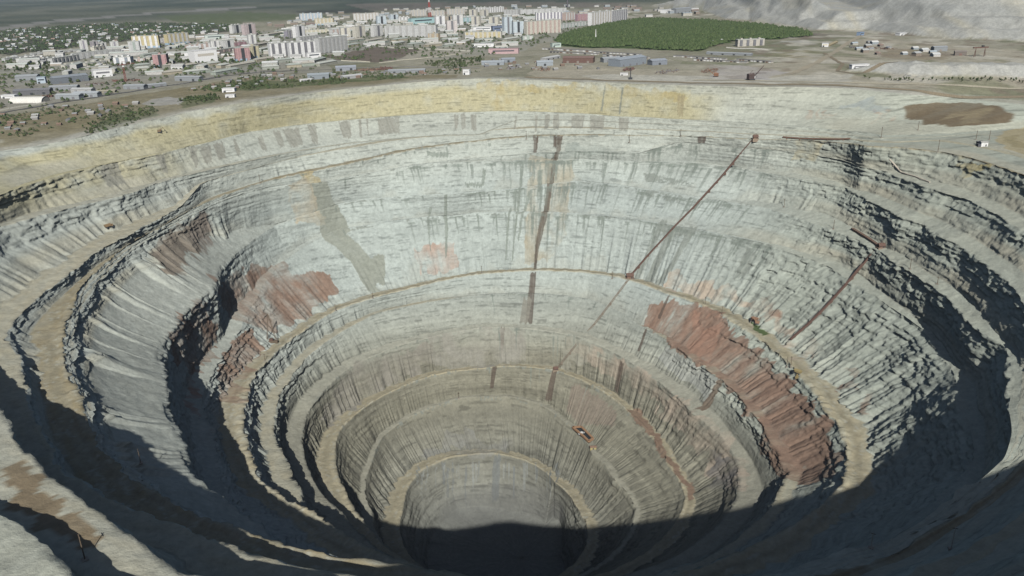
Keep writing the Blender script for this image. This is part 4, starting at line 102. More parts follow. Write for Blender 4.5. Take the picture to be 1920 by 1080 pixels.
BUILD=[('tower', 'white corner tower at the left end of the western apartment cluster', (-1160.5, 2287.9), (-1143.7, 2298.4), 30.4, 15, (0.66, 0.66, 0.62), (0.3, 0.28, 0.34)), ('tower', 'mauve shaded apartment tower behind the white corner tower at far left', (-1129.8, 2293.9), (-1117.9, 2306.1), 27.5, 14, (0.42, 0.38, 0.4), (0.66, 0.66, 0.62)), ('slab', 'low cream block between the western white towers', (-1115.7, 2273.4), (-1106.0, 2318.5), 13.7, 12, (0.66, 0.62, 0.48), (0.55, 0.5, 0.4)), ('tower', 'second white tower of the western cluster, behind the long grey slab', (-1121.7, 2323.6), (-1109.7, 2336.2), 21.6, 14, (0.66, 0.66, 0.62), (0.46, 0.46, 0.43)), ('tower', 'third white tower of the western cluster beside the mauve gable', (-1106.3, 2351.8), (-1088.8, 2362.9), 21.9, 15, (0.66, 0.66, 0.62), (0.3, 0.28, 0.34)), ('tower', 'pale green and white tower alone left of the yellow blocks', (-990.6, 2202.6), (-963.8, 2209.2), 29.3, 15, (0.55, 0.56, 0.54), (0.34, 0.42, 0.36)), ('slab', 'long yellow block with white stripes and blue foot, the bigger one', (-1043.0, 2347.5), (-972.1, 2357.8), 34.3, 16, (0.66, 0.54, 0.2), (0.8, 0.8, 0.78)), ('slab', 'shorter yellow striped block right of the bigger yellow one', (-984.5, 2451.5), (-944.6, 2513.6), 31.2, 16, (0.66, 0.54, 0.2), (0.66, 0.66, 0.62)), ('slab', 'low greyish pink block between the two yellow blocks', (-1049.4, 2551.7), (-1028.2, 2564.0), 11.9, 14, (0.52, 0.46, 0.44), (0.46, 0.46, 0.43)), ('slab', 'long grey white panel slab in front of the western white towers', (-1062.8, 2056.4), (-989.1, 2157.8), 15.4, 13, (0.55, 0.56, 0.54), (0.46, 0.46, 0.43)), ('slab', 'pale panel slab stepping down in front of the long grey slab', (-1056.3, 1943.2), (-1040.0, 2036.7), 13.3, 13, (0.55, 0.56, 0.54), (0.46, 0.46, 0.43)), ('slab', 'lowest pale slab at the far left edge of town', (-1241.7, 2069.6), (-1211.8, 2140.9), 7.0, 12, (0.55, 0.56, 0.54), (0.46, 0.46, 0.43)), ('slab', 'pale slab with green trees before it, left edge of town', (-1180.5, 2026.6), (-1163.0, 2085.8), 9.6, 12, (0.66, 0.66, 0.62), (0.46, 0.46, 0.43)), ('slab', 'small pale slab joining the two leftmost slabs', (-1106.7, 1981.1), (-1101.2, 2029.0), 9.4, 12, (0.55, 0.56, 0.54), (0.46, 0.46, 0.43)), ('slab', 'thin far slab behind the leftmost slabs', (-1262.1, 2227.9), (-1182.8, 2327.3), 6.0, 12, (0.55, 0.56, 0.54), (0.46, 0.46, 0.43)), ('hall', 'white windowed works hall beside the scrap yard', (-810.5, 1627.8), (-782.4, 1647.1), 14.3, 22, (0.8, 0.8, 0.78), (0.2, 0.2, 0.22)), ('slab', 'cream low block behind the white works hall, left one', (-984.5, 1856.0), (-963.3, 1905.8), 6.3, 12, (0.66, 0.62, 0.48), (0.46, 0.46, 0.43)), ('slab', 'cream low block behind the white works hall, right one', (-949.3, 1879.4), (-924.1, 1929.6), 6.4, 12, (0.66, 0.62, 0.48), (0.46, 0.46, 0.43)), ('slab', 'long low cream barrack directly behind the white works hall roof', (-904.9, 1792.7), (-874.4, 1837.0), 4.9, 12, (0.66, 0.62, 0.48), (0.55, 0.5, 0.4)), ('slab', 'stepped white office with dark window bands', (-893.6, 1897.9), (-854.9, 1898.5), 16.5, 18, (0.8, 0.8, 0.78), (0.26, 0.31, 0.36)), ('tower', 'pink red tower block nearest to the scrap yard', (-756.0, 1784.0), (-727.2, 1786.7), 28.7, 17, (0.52, 0.26, 0.25), (0.62, 0.36, 0.34)), ('slab', 'low salmon block left of the nearest pink tower', (-866.6, 1937.0), (-841.2, 1941.8), 7.8, 12, (0.6, 0.42, 0.33), (0.66, 0.66, 0.62)), ('tower', 'second pink tower block beside a cream tower', (-605.9, 1874.2), (-577.9, 1889.7), 30.2, 17, (0.52, 0.26, 0.25), (0.62, 0.38, 0.35)), ('tower', 'narrow cream yellow tower touching the second pink tower', (-585.6, 1916.0), (-570.4, 1936.2), 29.6, 14, (0.66, 0.58, 0.3), (0.66, 0.62, 0.48)), ('hall', 'big cream white theatre hall with a stepped top', (-700.0, 1877.9), (-661.2, 1913.9), 25.3, 34, (0.8, 0.8, 0.78), (0.55, 0.5, 0.4)), ('hall', 'lower wing at the left of the cream white theatre', (-758.2, 2005.0), (-749.9, 2028.8), 12.1, 16, (0.8, 0.8, 0.78), (0.46, 0.46, 0.43)), ('tower', 'white tower behind the theatre, left of a pair', (-782.2, 2227.9), (-762.5, 2237.3), 23.7, 14, (0.66, 0.66, 0.62), (0.2, 0.2, 0.22)), ('tower', 'white tower behind the theatre, right of a pair', (-763.1, 2270.1), (-742.3, 2296.4), 21.2, 14, (0.66, 0.66, 0.62), (0.46, 0.46, 0.43)), ('slab', 'maroon low block between white towers behind the theatre', (-749.3, 2333.2), (-727.8, 2361.0), 10.9, 12, (0.36, 0.17, 0.18), (0.5, 0.25, 0.3)), ('tower', 'far white tower above the maroon block', (-942.9, 2921.7), (-923.2, 2966.8), 27.2, 14, (0.66, 0.66, 0.62), (0.46, 0.46, 0.43)), ('tower', 'pinkish tower right of the far white tower', (-851.5, 2758.9), (-825.5, 2796.7), 36.7, 15, (0.62, 0.48, 0.46), (0.66, 0.66, 0.62)), ('tower', 'white tower standing in front of the pinkish tower', (-727.0, 2378.8), (-707.5, 2390.1), 26.9, 14, (0.66, 0.66, 0.62), (0.2, 0.2, 0.22)), ('hall', 'pale green roofed hall in front of the far white tower', (-948.9, 2660.2), (-895.6, 2683.9), 12.4, 24, (0.55, 0.66, 0.58), (0.66, 0.66, 0.62)), ('slab', 'salmon and white block left of the theatre towers', (-855.1, 2252.0), (-805.5, 2301.1), 13.6, 14, (0.6, 0.42, 0.33), (0.8, 0.8, 0.78)), ('slab', 'long brownish low block right of the theatre towers', (-730.0, 2105.5), (-676.2, 2290.6), 8.8, 13, (0.42, 0.34, 0.28), (0.6, 0.42, 0.33)), ('slab', 'white finned block, left of the two finned blocks by the field', (-554.5, 1969.5), (-514.4, 1996.6), 31.7, 15, (0.8, 0.8, 0.78), (0.2, 0.2, 0.22)), ('slab', 'white finned block, wider one nearest to the brown field', (-497.2, 1926.8), (-445.5, 1962.2), 35.0, 15, (0.8, 0.8, 0.78), (0.2, 0.2, 0.22)), ('hall', 'small bright white annex at the foot of the wider finned block', (-454.7, 1914.1), (-427.5, 1931.0), 11.6, 12, (0.8, 0.8, 0.78), (0.55, 0.56, 0.54)), ('slab', 'large grey panel block at the corner of the brown field', (-448.2, 2016.6), (-394.6, 2099.7), 35.6, 16, (0.55, 0.56, 0.54), (0.46, 0.46, 0.43)), ('slab', 'grey panel block half hidden behind the finned blocks', (-582.1, 2381.8), (-539.9, 2462.6), 16.1, 14, (0.55, 0.56, 0.54), (0.46, 0.46, 0.43)), ('tower', 'white twin tower beside a mauve shaded block', (-647.1, 2608.8), (-627.4, 2645.6), 34.8, 15, (0.8, 0.8, 0.78), (0.46, 0.46, 0.43)), ('slab', 'mauve grey block left of the white twin tower', (-670.5, 2596.1), (-653.0, 2633.3), 22.5, 14, (0.3, 0.28, 0.34), (0.46, 0.46, 0.43)), ('tower', 'cream tower, first in the row left of the long grey slab', (-496.5, 2549.6), (-469.2, 2560.4), 28.8, 14, (0.66, 0.62, 0.48), (0.2, 0.2, 0.22)), ('tower', 'cream tower, middle of the row left of the long grey slab', (-447.8, 2530.4), (-424.2, 2564.4), 33.7, 14, (0.66, 0.62, 0.48), (0.2, 0.2, 0.22)), ('tower', 'white cream tower touching the left end of the long grey slab', (-396.4, 2553.3), (-373.7, 2588.6), 32.3, 14, (0.66, 0.66, 0.62), (0.2, 0.2, 0.22)), ('slab', 'longest grey apartment slab in the middle of town', (-358.9, 2516.7), (-201.8, 2475.5), 33.1, 16, (0.55, 0.56, 0.54), (0.46, 0.46, 0.43)), ('slab', 'ochre brick house at the right end of the longest grey slab', (-215.4, 2359.2), (-186.0, 2348.0), 18.7, 14, (0.56, 0.42, 0.22), (0.55, 0.5, 0.4)), ('slab', 'long cream yellow row with four bays', (-112.4, 2378.4), (-9.1, 2357.9), 17.3, 14, (0.66, 0.62, 0.48), (0.66, 0.54, 0.2)), ('tower', 'pinkish white tower in front of the tan tower, middle of town', (-178.2, 2623.5), (-147.0, 2634.2), 36.5, 14, (0.66, 0.58, 0.54), (0.2, 0.2, 0.22)), ('tower', 'white tower left of the pinkish white tower', (-245.3, 3038.0), (-213.6, 3054.3), 32.1, 14, (0.8, 0.8, 0.78), (0.2, 0.2, 0.22)), ('tower', 'tan tower squeezed between two white towers', (-211.8, 3085.7), (-189.6, 3107.6), 28.6, 13, (0.56, 0.46, 0.32), (0.66, 0.62, 0.48)), ('tower', 'white tower right of the tan tower', (-181.8, 3007.2), (-146.2, 3021.3), 35.8, 14, (0.66, 0.66, 0.62), (0.2, 0.2, 0.22)), ('tower', 'cream tower left of a matching cream tower above the blue roofs', (-115.8, 2975.2), (-87.1, 2961.3), 31.3, 14, (0.66, 0.62, 0.48), (0.2, 0.2, 0.22)), ('tower', 'cream tower right of a matching cream tower above the blue roofs', (-52.5, 2914.3), (-21.0, 2899.2), 30.7, 14, (0.66, 0.62, 0.48), (0.2, 0.2, 0.22)), ('tower', 'far cream tower above the turquoise kiosk block', (-146.9, 3582.5), (-116.9, 3565.1), 30.5, 13, (0.66, 0.62, 0.48), (0.2, 0.2, 0.22)), ('tower', 'far cream tower with a dark stripe, right of another', (-95.2, 3596.9), (-66.1, 3625.1), 26.1, 13, (0.66, 0.62, 0.48), (0.2, 0.2, 0.22)), ('tower', 'tall white blue tower beside the dark blue hall', (0.2, 2479.9), (24.0, 2492.2), 49.4, 15, (0.52, 0.64, 0.7), (0.2, 0.2, 0.22)), ('hall', 'dark blue hall at the foot of the tall white blue tower', (-36.4, 2635.3), (0.5, 2643.9), 15.7, 24, (0.14, 0.2, 0.34), (0.42, 0.56, 0.66)), ('hall', 'white roofed market hall left of the dark blue hall', (-98.5, 2687.5), (-37.0, 2685.7), 10.7, 22, (0.8, 0.8, 0.78), (0.42, 0.56, 0.66)), ('slab', 'small turquoise block between cream towers', (-150.3, 3155.4), (-123.1, 3176.1), 18.8, 12, (0.3, 0.58, 0.58), (0.52, 0.64, 0.7)), ('slab', 'light blue apartment block at the far left back of town', (-891.2, 3694.6), (-800.8, 3731.2), 29.3, 15, (0.42, 0.56, 0.66), (0.66, 0.66, 0.62)), ('slab', 'ochre yellow block in front of the light blue one', (-734.4, 3275.2), (-661.5, 3273.8), 25.9, 14, (0.6, 0.5, 0.26), (0.66, 0.62, 0.48)), ('slab', 'tan block row behind the cream towers', (-626.3, 3513.3), (-523.3, 3538.5), 30.1, 14, (0.55, 0.5, 0.4), (0.66, 0.66, 0.62)), ('tower', 'white bluish tower left of a white one behind the grey slab', (-483.7, 3220.3), (-451.5, 3238.6), 29.8, 14, (0.52, 0.64, 0.7), (0.46, 0.46, 0.43)), ('tower', 'white bluish tower with a white low wing behind the grey slab', (-448.8, 3344.3), (-419.8, 3366.4), 28.7, 14, (0.52, 0.64, 0.7), (0.46, 0.46, 0.43)), ('slab', 'white wing right of the white bluish tower', (-415.0, 3326.8), (-374.6, 3342.8), 19.7, 13, (0.8, 0.8, 0.78), (0.46, 0.46, 0.43)), ('hall', 'turquoise hall with a white front behind the longest grey slab', (-346.0, 3152.1), (-262.8, 3212.8), 21.0, 26, (0.3, 0.58, 0.58), (0.8, 0.8, 0.78)), ('slab', 'far tan slab left of the lattice mast', (-412.7, 3783.0), (-346.6, 3791.5), 27.3, 14, (0.55, 0.5, 0.4), (0.46, 0.46, 0.43)), ('slab', 'far tan slab right of the lattice mast', (-326.4, 3779.5), (-265.1, 3791.0), 22.4, 14, (0.55, 0.5, 0.4), (0.46, 0.46, 0.43)), ('slab', 'far tan grey slab in the back row of town', (-258.5, 3836.0), (-176.1, 3835.6), 25.2, 14, (0.55, 0.5, 0.4), (0.46, 0.46, 0.43)), ('slab', 'far white block with square fins in the back row', (-73.5, 3926.7), (0.9, 3987.7), 23.4, 14, (0.8, 0.8, 0.78), (0.46, 0.46, 0.43)), ('slab', 'far grey block at the right of the back row', (0.3, 3585.7), (60.9, 3549.7), 25.8, 14, (0.46, 0.46, 0.43), (0.55, 0.56, 0.54)), ('slab', 'far white slab left of the square finned block', (-130.8, 4018.3), (-80.6, 4041.4), 21.1, 14, (0.66, 0.66, 0.62), (0.46, 0.46, 0.43)), ('slab', 'pale yellow long low school left of the cream towers', (-663.7, 2804.2), (-583.4, 2821.2), 11.1, 14, (0.6, 0.55, 0.34), (0.66, 0.62, 0.48)), ('slab', 'small white and brick block left of the cream tower row', (-557.8, 2710.7), (-524.6, 2745.6), 16.2, 14, (0.66, 0.66, 0.62), (0.6, 0.42, 0.33)), ('hall', 'pink works building with a blue end by the garages', (-37.5, 1887.0), (30.2, 1878.5), 11.3, 18, (0.58, 0.34, 0.34), (0.42, 0.56, 0.66)), ('slab', 'cream orange and pink striped block left of the dense wood', (65.2, 2431.4), (169.0, 2498.8), 37.6, 16, (0.66, 0.62, 0.48), (0.6, 0.42, 0.33)), ('slab', 'white finned block behind the striped block', (119.6, 3155.1), (222.8, 3172.3), 29.2, 15, (0.8, 0.8, 0.78), (0.3, 0.28, 0.34)), ('slab', 'rose block between the white finned block and the magenta one', (225.5, 3098.6), (267.0, 3148.2), 26.8, 14, (0.6, 0.42, 0.33), (0.66, 0.66, 0.62)), ('slab', 'magenta block left of the white blocks at the wood', (265.7, 3042.4), (322.0, 3082.3), 24.2, 14, (0.5, 0.25, 0.3), (0.52, 0.26, 0.25)), ('slab', 'white finned block at the corner of the dense wood', (288.7, 2779.0), (369.8, 2889.6), 41.2, 15, (0.8, 0.8, 0.78), (0.55, 0.5, 0.4)), ('slab', 'white cream block, last of the row above the dense wood', (369.8, 2889.6), (441.6, 3017.7), 39.0, 15, (0.8, 0.8, 0.78), (0.2, 0.2, 0.22)), ('tower', 'light blue tower right of the tall white blue tower', (26.9, 2468.8), (57.0, 2478.4), 36.1, 15, (0.52, 0.64, 0.7), (0.8, 0.8, 0.78)), ('slab', 'green grey low block at the edge of the wood', (181.9, 2664.6), (273.5, 2786.4), 14.4, 14, (0.46, 0.54, 0.47), (0.66, 0.66, 0.62)), ('slab', 'far grey long slab behind the striped block', (58.0, 3643.5), (274.3, 3703.8), 21.7, 14, (0.55, 0.56, 0.54), (0.46, 0.46, 0.43)), ('hall', 'small white works hall far beyond the wood', (654.4, 3413.4), (705.6, 3474.7), 13.6, 24, (0.8, 0.8, 0.78), (0.46, 0.46, 0.43)), ('shed', 'grey blue shed far beyond the wood', (692.7, 3389.2), (763.3, 3437.2), 18.0, 28, (0.36, 0.4, 0.42), (0.26, 0.31, 0.36)), ('hall', 'second small white hall right of the far grey blue shed', (785.9, 3520.0), (819.1, 3548.3), 11.6, 20, (0.8, 0.8, 0.78), (0.46, 0.46, 0.43)), ('slab', 'pale green house at the left tip of the wood', (48.3, 2240.4), (77.2, 2247.8), 10.4, 12, (0.42, 0.52, 0.42), (0.66, 0.66, 0.62)), ('hall', 'mint green cabin by the garages under the wood', (114.7, 2002.8), (135.8, 2010.5), 9.4, 14, (0.5, 0.64, 0.54), (0.66, 0.66, 0.62)), ('shed', 'light blue metal shed left of the rusty building', (61.4, 1602.5), (92.6, 1603.5), 7.5, 16, (0.42, 0.5, 0.55), (0.36, 0.4, 0.42)), ('shed', 'pale grey shed behind the light blue metal shed', (84.4, 1708.0), (117.2, 1754.1), 4.6, 14, (0.55, 0.56, 0.54), (0.46, 0.46, 0.43)), ('shed', 'rusty red workshop left of the blue grey hangar', (114.3, 1646.9), (173.1, 1630.2), 9.9, 22, (0.27, 0.13, 0.09), (0.3, 0.24, 0.19)), ('shed', 'large blue grey hangar with a dark gate', (214.8, 1542.1), (272.1, 1592.3), 13.7, 30, (0.33, 0.4, 0.47), (0.2, 0.2, 0.22)), ('shed', 'lower grey annex left of the blue grey hangar', (193.5, 1624.5), (228.5, 1634.7), 7.7, 18, (0.36, 0.4, 0.42), (0.2, 0.2, 0.22)), ('shed', 'grey blue box shed right of the hangar', (276.6, 1552.9), (306.7, 1563.3), 8.4, 20, (0.3, 0.35, 0.42), (0.26, 0.31, 0.36)), ('hall', 'tiny white cabin on the rim below the hangar', (197.1, 1412.8), (209.5, 1409.7), 3.8, 5, (0.8, 0.8, 0.78), (0.46, 0.46, 0.43)), ('slab', 'unfinished tan concrete frame building right of the wood', (525.7, 1875.9), (588.0, 1882.6), 15.1, 16, (0.55, 0.5, 0.4), (0.2, 0.2, 0.22)), ('shed', 'small long white shed left of the concrete frame building', (494.5, 1990.6), (540.0, 2038.0), 4.0, 10, (0.8, 0.8, 0.78), (0.46, 0.46, 0.43)), ('shed', 'long grey shed below the concrete frame building', (420.2, 1730.7), (497.1, 1672.5), 4.6, 10, (0.36, 0.4, 0.42), (0.46, 0.46, 0.43)), ('hall', 'white gatehouse with a long yellow roof wing by the dusty track', (694.6, 1817.7), (707.0, 1813.4), 7.3, 10, (0.8, 0.8, 0.78), (0.66, 0.54, 0.2)), ('shed', 'long yellow roofed wing behind the white gatehouse', (714.7, 1824.4), (764.7, 1907.4), 3.7, 8, (0.52, 0.4, 0.14), (0.66, 0.54, 0.2)), ('hall', 'white flat depot with dark gates on the right plateau', (594.5, 1409.7), (626.3, 1415.1), 7.6, 9, (0.8, 0.8, 0.78), (0.2, 0.2, 0.22)), ('hall', 'white hut at the foot of the spoil heaps', (969.2, 2042.5), (1013.3, 2060.7), 5.5, 14, (0.8, 0.8, 0.78), (0.55, 0.56, 0.54)), ('hall', 'small blue tank house at the foot of the spoil heaps', (885.2, 2076.6), (900.9, 2088.6), 8.3, 9, (0.2, 0.34, 0.55), (0.42, 0.56, 0.66)), ('shed', 'grey crusher shed left of the gantry crane', (856.2, 1650.4), (884.2, 1652.9), 8.9, 12, (0.36, 0.4, 0.42), (0.3, 0.24, 0.19)), ('shed', 'rusty brown conveyor house beside the gantry crane', (856.8, 1572.4), (876.0, 1566.5), 7.4, 12, (0.3, 0.24, 0.19), (0.27, 0.13, 0.09)), ('shed', 'dark grey workshop with bays behind the left yard', (-841.2, 1537.3), (-799.5, 1583.2), 11.5, 20, (0.26, 0.31, 0.36), (0.2, 0.2, 0.22)), ('hall', 'light blue cube building in the left yard', (-888.3, 1563.8), (-874.7, 1568.5), 11.6, 14, (0.42, 0.54, 0.64), (0.52, 0.64, 0.7)), ('shed', 'long blue grey shed left of the light blue cube', (-957.3, 1612.3), (-918.7, 1619.8), 8.7, 22, (0.36, 0.4, 0.42), (0.26, 0.31, 0.36)), ('shed', 'grey green shed in the second yard row, left', (-805.3, 1449.2), (-757.8, 1452.5), 6.8, 14, (0.36, 0.4, 0.42), (0.2, 0.2, 0.22)), ('shed', 'pale grey container shed with a dark gable, front row left', (-732.8, 1330.8), (-692.0, 1326.3), 6.9, 14, (0.42, 0.47, 0.49), (0.2, 0.2, 0.22)), ('shed', 'pale ribbed shed with a dark gable, front row right', (-714.0, 1349.8), (-671.5, 1345.9), 7.1, 14, (0.44, 0.49, 0.52), (0.2, 0.2, 0.22)), ('shed', 'pale shed in the middle yard row', (-746.8, 1409.2), (-709.3, 1403.9), 6.5, 13, (0.55, 0.56, 0.54), (0.2, 0.2, 0.22)), ('shed', 'dark open workshop at the left of the front yard row', (-834.8, 1389.7), (-777.5, 1399.0), 8.2, 18, (0.2, 0.2, 0.22), (0.36, 0.4, 0.42)), ('shed', 'grey shed right of the scrap heap by the road', (-665.4, 1429.2), (-628.5, 1425.6), 6.7, 14, (0.36, 0.4, 0.42), (0.2, 0.2, 0.22)), ('shed', 'long low grey shed along the road right of the scrap heap', (-630.7, 1437.8), (-602.5, 1461.5), 4.9, 12, (0.36, 0.4, 0.42), (0.2, 0.2, 0.22)), ('shed', 'flat grey shed at the road bend', (-614.9, 1531.4), (-565.1, 1519.7), 7.2, 14, (0.36, 0.4, 0.42), (0.26, 0.31, 0.36)), ('arch', 'white arched tent hangar at the left edge by the road', (-794.2, 1305.5), (-739.0, 1299.1), 9.1, 24, (0.72, 0.69, 0.6), (0.2, 0.2, 0.22)), ('hall', 'white cabin behind the arched tent hangar', (-840.4, 1364.1), (-815.9, 1360.4), 5.3, 10, (0.8, 0.8, 0.78), (0.46, 0.46, 0.43)), ('shed', 'ochre low shed in the yard left of the scrap heap', (-694.6, 1390.1), (-663.5, 1391.5), 3.7, 10, (0.45, 0.4, 0.25), (0.2, 0.2, 0.22)), ('hall', 'white two storey house alone on the strip by the pit, upper one', (-466.8, 1347.6), (-446.6, 1347.9), 6.4, 10, (0.8, 0.8, 0.78), (0.46, 0.46, 0.43)), ('hall', 'white small house alone on the strip by the pit, lower one', (-441.2, 1284.4), (-427.1, 1285.2), 4.3, 8, (0.8, 0.8, 0.78), (0.46, 0.46, 0.43)), ('shed', 'blue grey hall with a white front near the rim', (-359.5, 1494.3), (-322.1, 1501.0), 8.1, 18, (0.33, 0.4, 0.44), (0.8, 0.8, 0.78)), ('hall', 'low white annex left of the blue grey hall near the rim', (-366.2, 1465.2), (-344.7, 1475.3), 4.0, 9, (0.8, 0.8, 0.78), (0.55, 0.56, 0.54)), ('shed', 'blue roofed store beside the scrap pile', (-331.3, 1613.8), (-293.1, 1622.2), 6.5, 18, (0.36, 0.41, 0.48), (0.26, 0.31, 0.36)), ('shed', 'pale grey store below the blue roofed one', (-290.6, 1477.8), (-261.0, 1502.1), 5.0, 14, (0.55, 0.56, 0.54), (0.36, 0.4, 0.42)), ('shed', 'long grey metal roof shed above the middle of the rim', (-220.6, 1550.1), (-151.4, 1549.7), 5.2, 14, (0.36, 0.4, 0.42), (0.46, 0.46, 0.43)), ('hall', 'small white watch house above the middle of the rim', (-77.7, 1497.3), (-65.9, 1494.3), 9.1, 8, (0.8, 0.8, 0.78), (0.46, 0.46, 0.43)), ('shed', 'light blue shed left of the pink works building', (-47.3, 1642.1), (-2.7, 1639.6), 6.6, 15, (0.4, 0.47, 0.53), (0.36, 0.4, 0.42)), ('shed', 'grey blue shed under the pink works building', (-7.0, 1691.8), (20.3, 1694.5), 6.8, 15, (0.33, 0.39, 0.46), (0.36, 0.4, 0.42)), ('hall', 'white low school above the trees right of the field', (-81.6, 2070.1), (-27.2, 2066.7), 8.3, 13, (0.8, 0.8, 0.78), (0.46, 0.46, 0.43)), ('low', None, (-773.6, 1728.4), (-745.2, 1740.6), 6.4, 13, (0.42, 0.44, 0.37), 0), ('low', None, (-798.8, 1795.5), (-777.0, 1821.4), 6.7, 13, (0.42, 0.44, 0.37), 1), ('low', None, (-675.8, 1638.4), (-646.2, 1667.2), 6.1, 13, (0.42, 0.44, 0.37), 2), ('low', None, (-630.4, 1627.1), (-593.1, 1662.9), 6.1, 13, (0.42, 0.44, 0.37), 3), ('low', None, (-703.6, 1770.0), (-686.8, 1786.2), 6.5, 13, (0.42, 0.44, 0.37), 4), ('low', None, (-680.0, 1774.0), (-667.1, 1802.1), 6.6, 13, (0.42, 0.44, 0.37), 5), ('low', None, (-636.2, 1783.0), (-620.0, 1810.7), 6.6, 13, (0.42, 0.44, 0.37), 6), ('low', None, (-565.0, 1610.7), (-538.4, 1676.9), 6.1, 13, (0.42, 0.44, 0.37), 7), ('low', None, (-571.9, 1724.7), (-541.1, 1799.6), 6.5, 13, (0.42, 0.44, 0.37), 8), ('low', None, (-495.1, 1684.7), (-463.2, 1695.7), 6.2, 13, (0.42, 0.44, 0.37), 9), ('low', None, (-449.4, 1701.9), (-421.6, 1714.4), 6.3, 13, (0.42, 0.44, 0.37), 10), ('low', None, (-424.1, 1725.2), (-400.5, 1739.4), 6.4, 13, (0.42, 0.44, 0.37), 11), ('low', None, (-384.0, 1714.3), (-359.4, 1770.4), 6.4, 13, (0.42, 0.44, 0.37), 12), ('low', None, (-500.5, 1821.3), (-471.6, 1847.2), 6.7, 13, (0.42, 0.44, 0.37), 13), ('low', None, (-548.9, 1835.1), (-523.4, 1885.7), 6.8, 13, (0.42, 0.44, 0.37), 14), ('low', None, (-450.2, 1807.1), (-429.9, 1846.7), 6.7, 13, (0.42, 0.44, 0.37), 15), ('low', None, (-410.5, 1784.8), (-398.4, 1849.2), 6.7, 13, (0.42, 0.44, 0.37), 16), ('low', None, (-715.3, 1675.5), (-699.4, 1690.2), 6.2, 13, (0.42, 0.44, 0.37), 17), ('low', None, (-597.4, 1741.5), (-587.2, 1769.7), 6.5, 13, (0.42, 0.44, 0.37), 18), ('low', None, (-642.8, 1733.5), (-629.6, 1760.4), 6.4, 13, (0.42, 0.44, 0.37), 19), ('low', None, (-729.1, 1776.8), (-715.0, 1793.9), 6.6, 13, (0.42, 0.44, 0.37), 20), ('low', None, (-558.7, 1761.9), (-548.0, 1823.6), 6.6, 13, (0.42, 0.44, 0.37), 21), ('low', None, (-409.6, 2198.6), (-388.6, 2241.4), 5.9, 13, (0.42, 0.44, 0.37), 22), ('low', None, (-353.4, 2246.0), (-320.6, 2323.1), 6.1, 13, (0.42, 0.44, 0.37), 23), ('low', None, (-291.1, 2207.0), (-269.9, 2268.4), 5.9, 13, (0.42, 0.44, 0.37), 24), ('low', None, (-243.5, 2157.4), (-209.6, 2194.9), 5.8, 13, (0.42, 0.44, 0.37), 25), ('low', None, (-199.3, 2126.1), (-160.9, 2161.1), 5.7, 13, (0.42, 0.44, 0.37), 26), ('low', None, (-150.6, 2109.3), (-124.8, 2132.1), 5.6, 13, (0.42, 0.44, 0.37), 27), ('low', None, (-169.6, 2285.6), (-120.3, 2323.0), 6.1, 13, (0.42, 0.44, 0.37), 28), ('low', None, (-380.5, 2326.8), (-347.3, 2409.4), 6.3, 13, (0.42, 0.44, 0.37), 29), ('low', None, (-107.8, 2209.5), (-81.0, 2252.6), 5.9, 13, (0.42, 0.44, 0.37), 30), ('low', None, (-73.1, 2231.8), (-30.8, 2270.3), 6.0, 13, (0.42, 0.44, 0.37), 31), ('low', None, (-22.2, 2096.2), (4.9, 2151.7), 5.7, 13, (0.42, 0.44, 0.37), 32), ('low', None, (-226.6, 2270.4), (-186.1, 2310.2), 6.1, 13, (0.42, 0.44, 0.37), 33), ('low', None, (-307.4, 2336.8), (-270.4, 2380.1), 6.3, 13, (0.42, 0.44, 0.37), 34), ('low', None, (-436.1, 2347.1), (-401.2, 2410.2), 6.3, 13, (0.42, 0.44, 0.37), 35), ('low', None, (5.3, 2220.5), (43.4, 2279.3), 6.0, 13, (0.42, 0.44, 0.37), 36), ('low', None, (-56.4, 2124.2), (-29.4, 2147.4), 5.7, 13, (0.42, 0.44, 0.37), 37), ('low', None, (-682.7, 2292.9), (-668.7, 2376.2), 6.2, 13, (0.42, 0.44, 0.37), 38), ('low', None, (-626.7, 2145.9), (-618.0, 2205.0), 5.8, 13, (0.42, 0.44, 0.37), 39), ('low', None, (-777.5, 2878.0), (-748.6, 2946.0), 7.7, 13, (0.42, 0.44, 0.37), 40), ('low', None, (-777.5, 2682.7), (-742.3, 2812.0), 7.3, 13, (0.42, 0.44, 0.37), 41), ('low', None, (-820.4, 2077.4), (-807.9, 2115.6), 7.7, 13, (0.42, 0.44, 0.37), 42), ('low', None, (-892.4, 2058.6), (-872.3, 2107.3), 7.6, 13, (0.42, 0.44, 0.37), 43), ('low', None, (-815.3, 1983.6), (-791.8, 2002.1), 7.3, 13, (0.42, 0.44, 0.37), 44), ('low', None, (-609.0, 2858.4), (-566.3, 2921.0), 7.6, 13, (0.42, 0.44, 0.37), 45)]
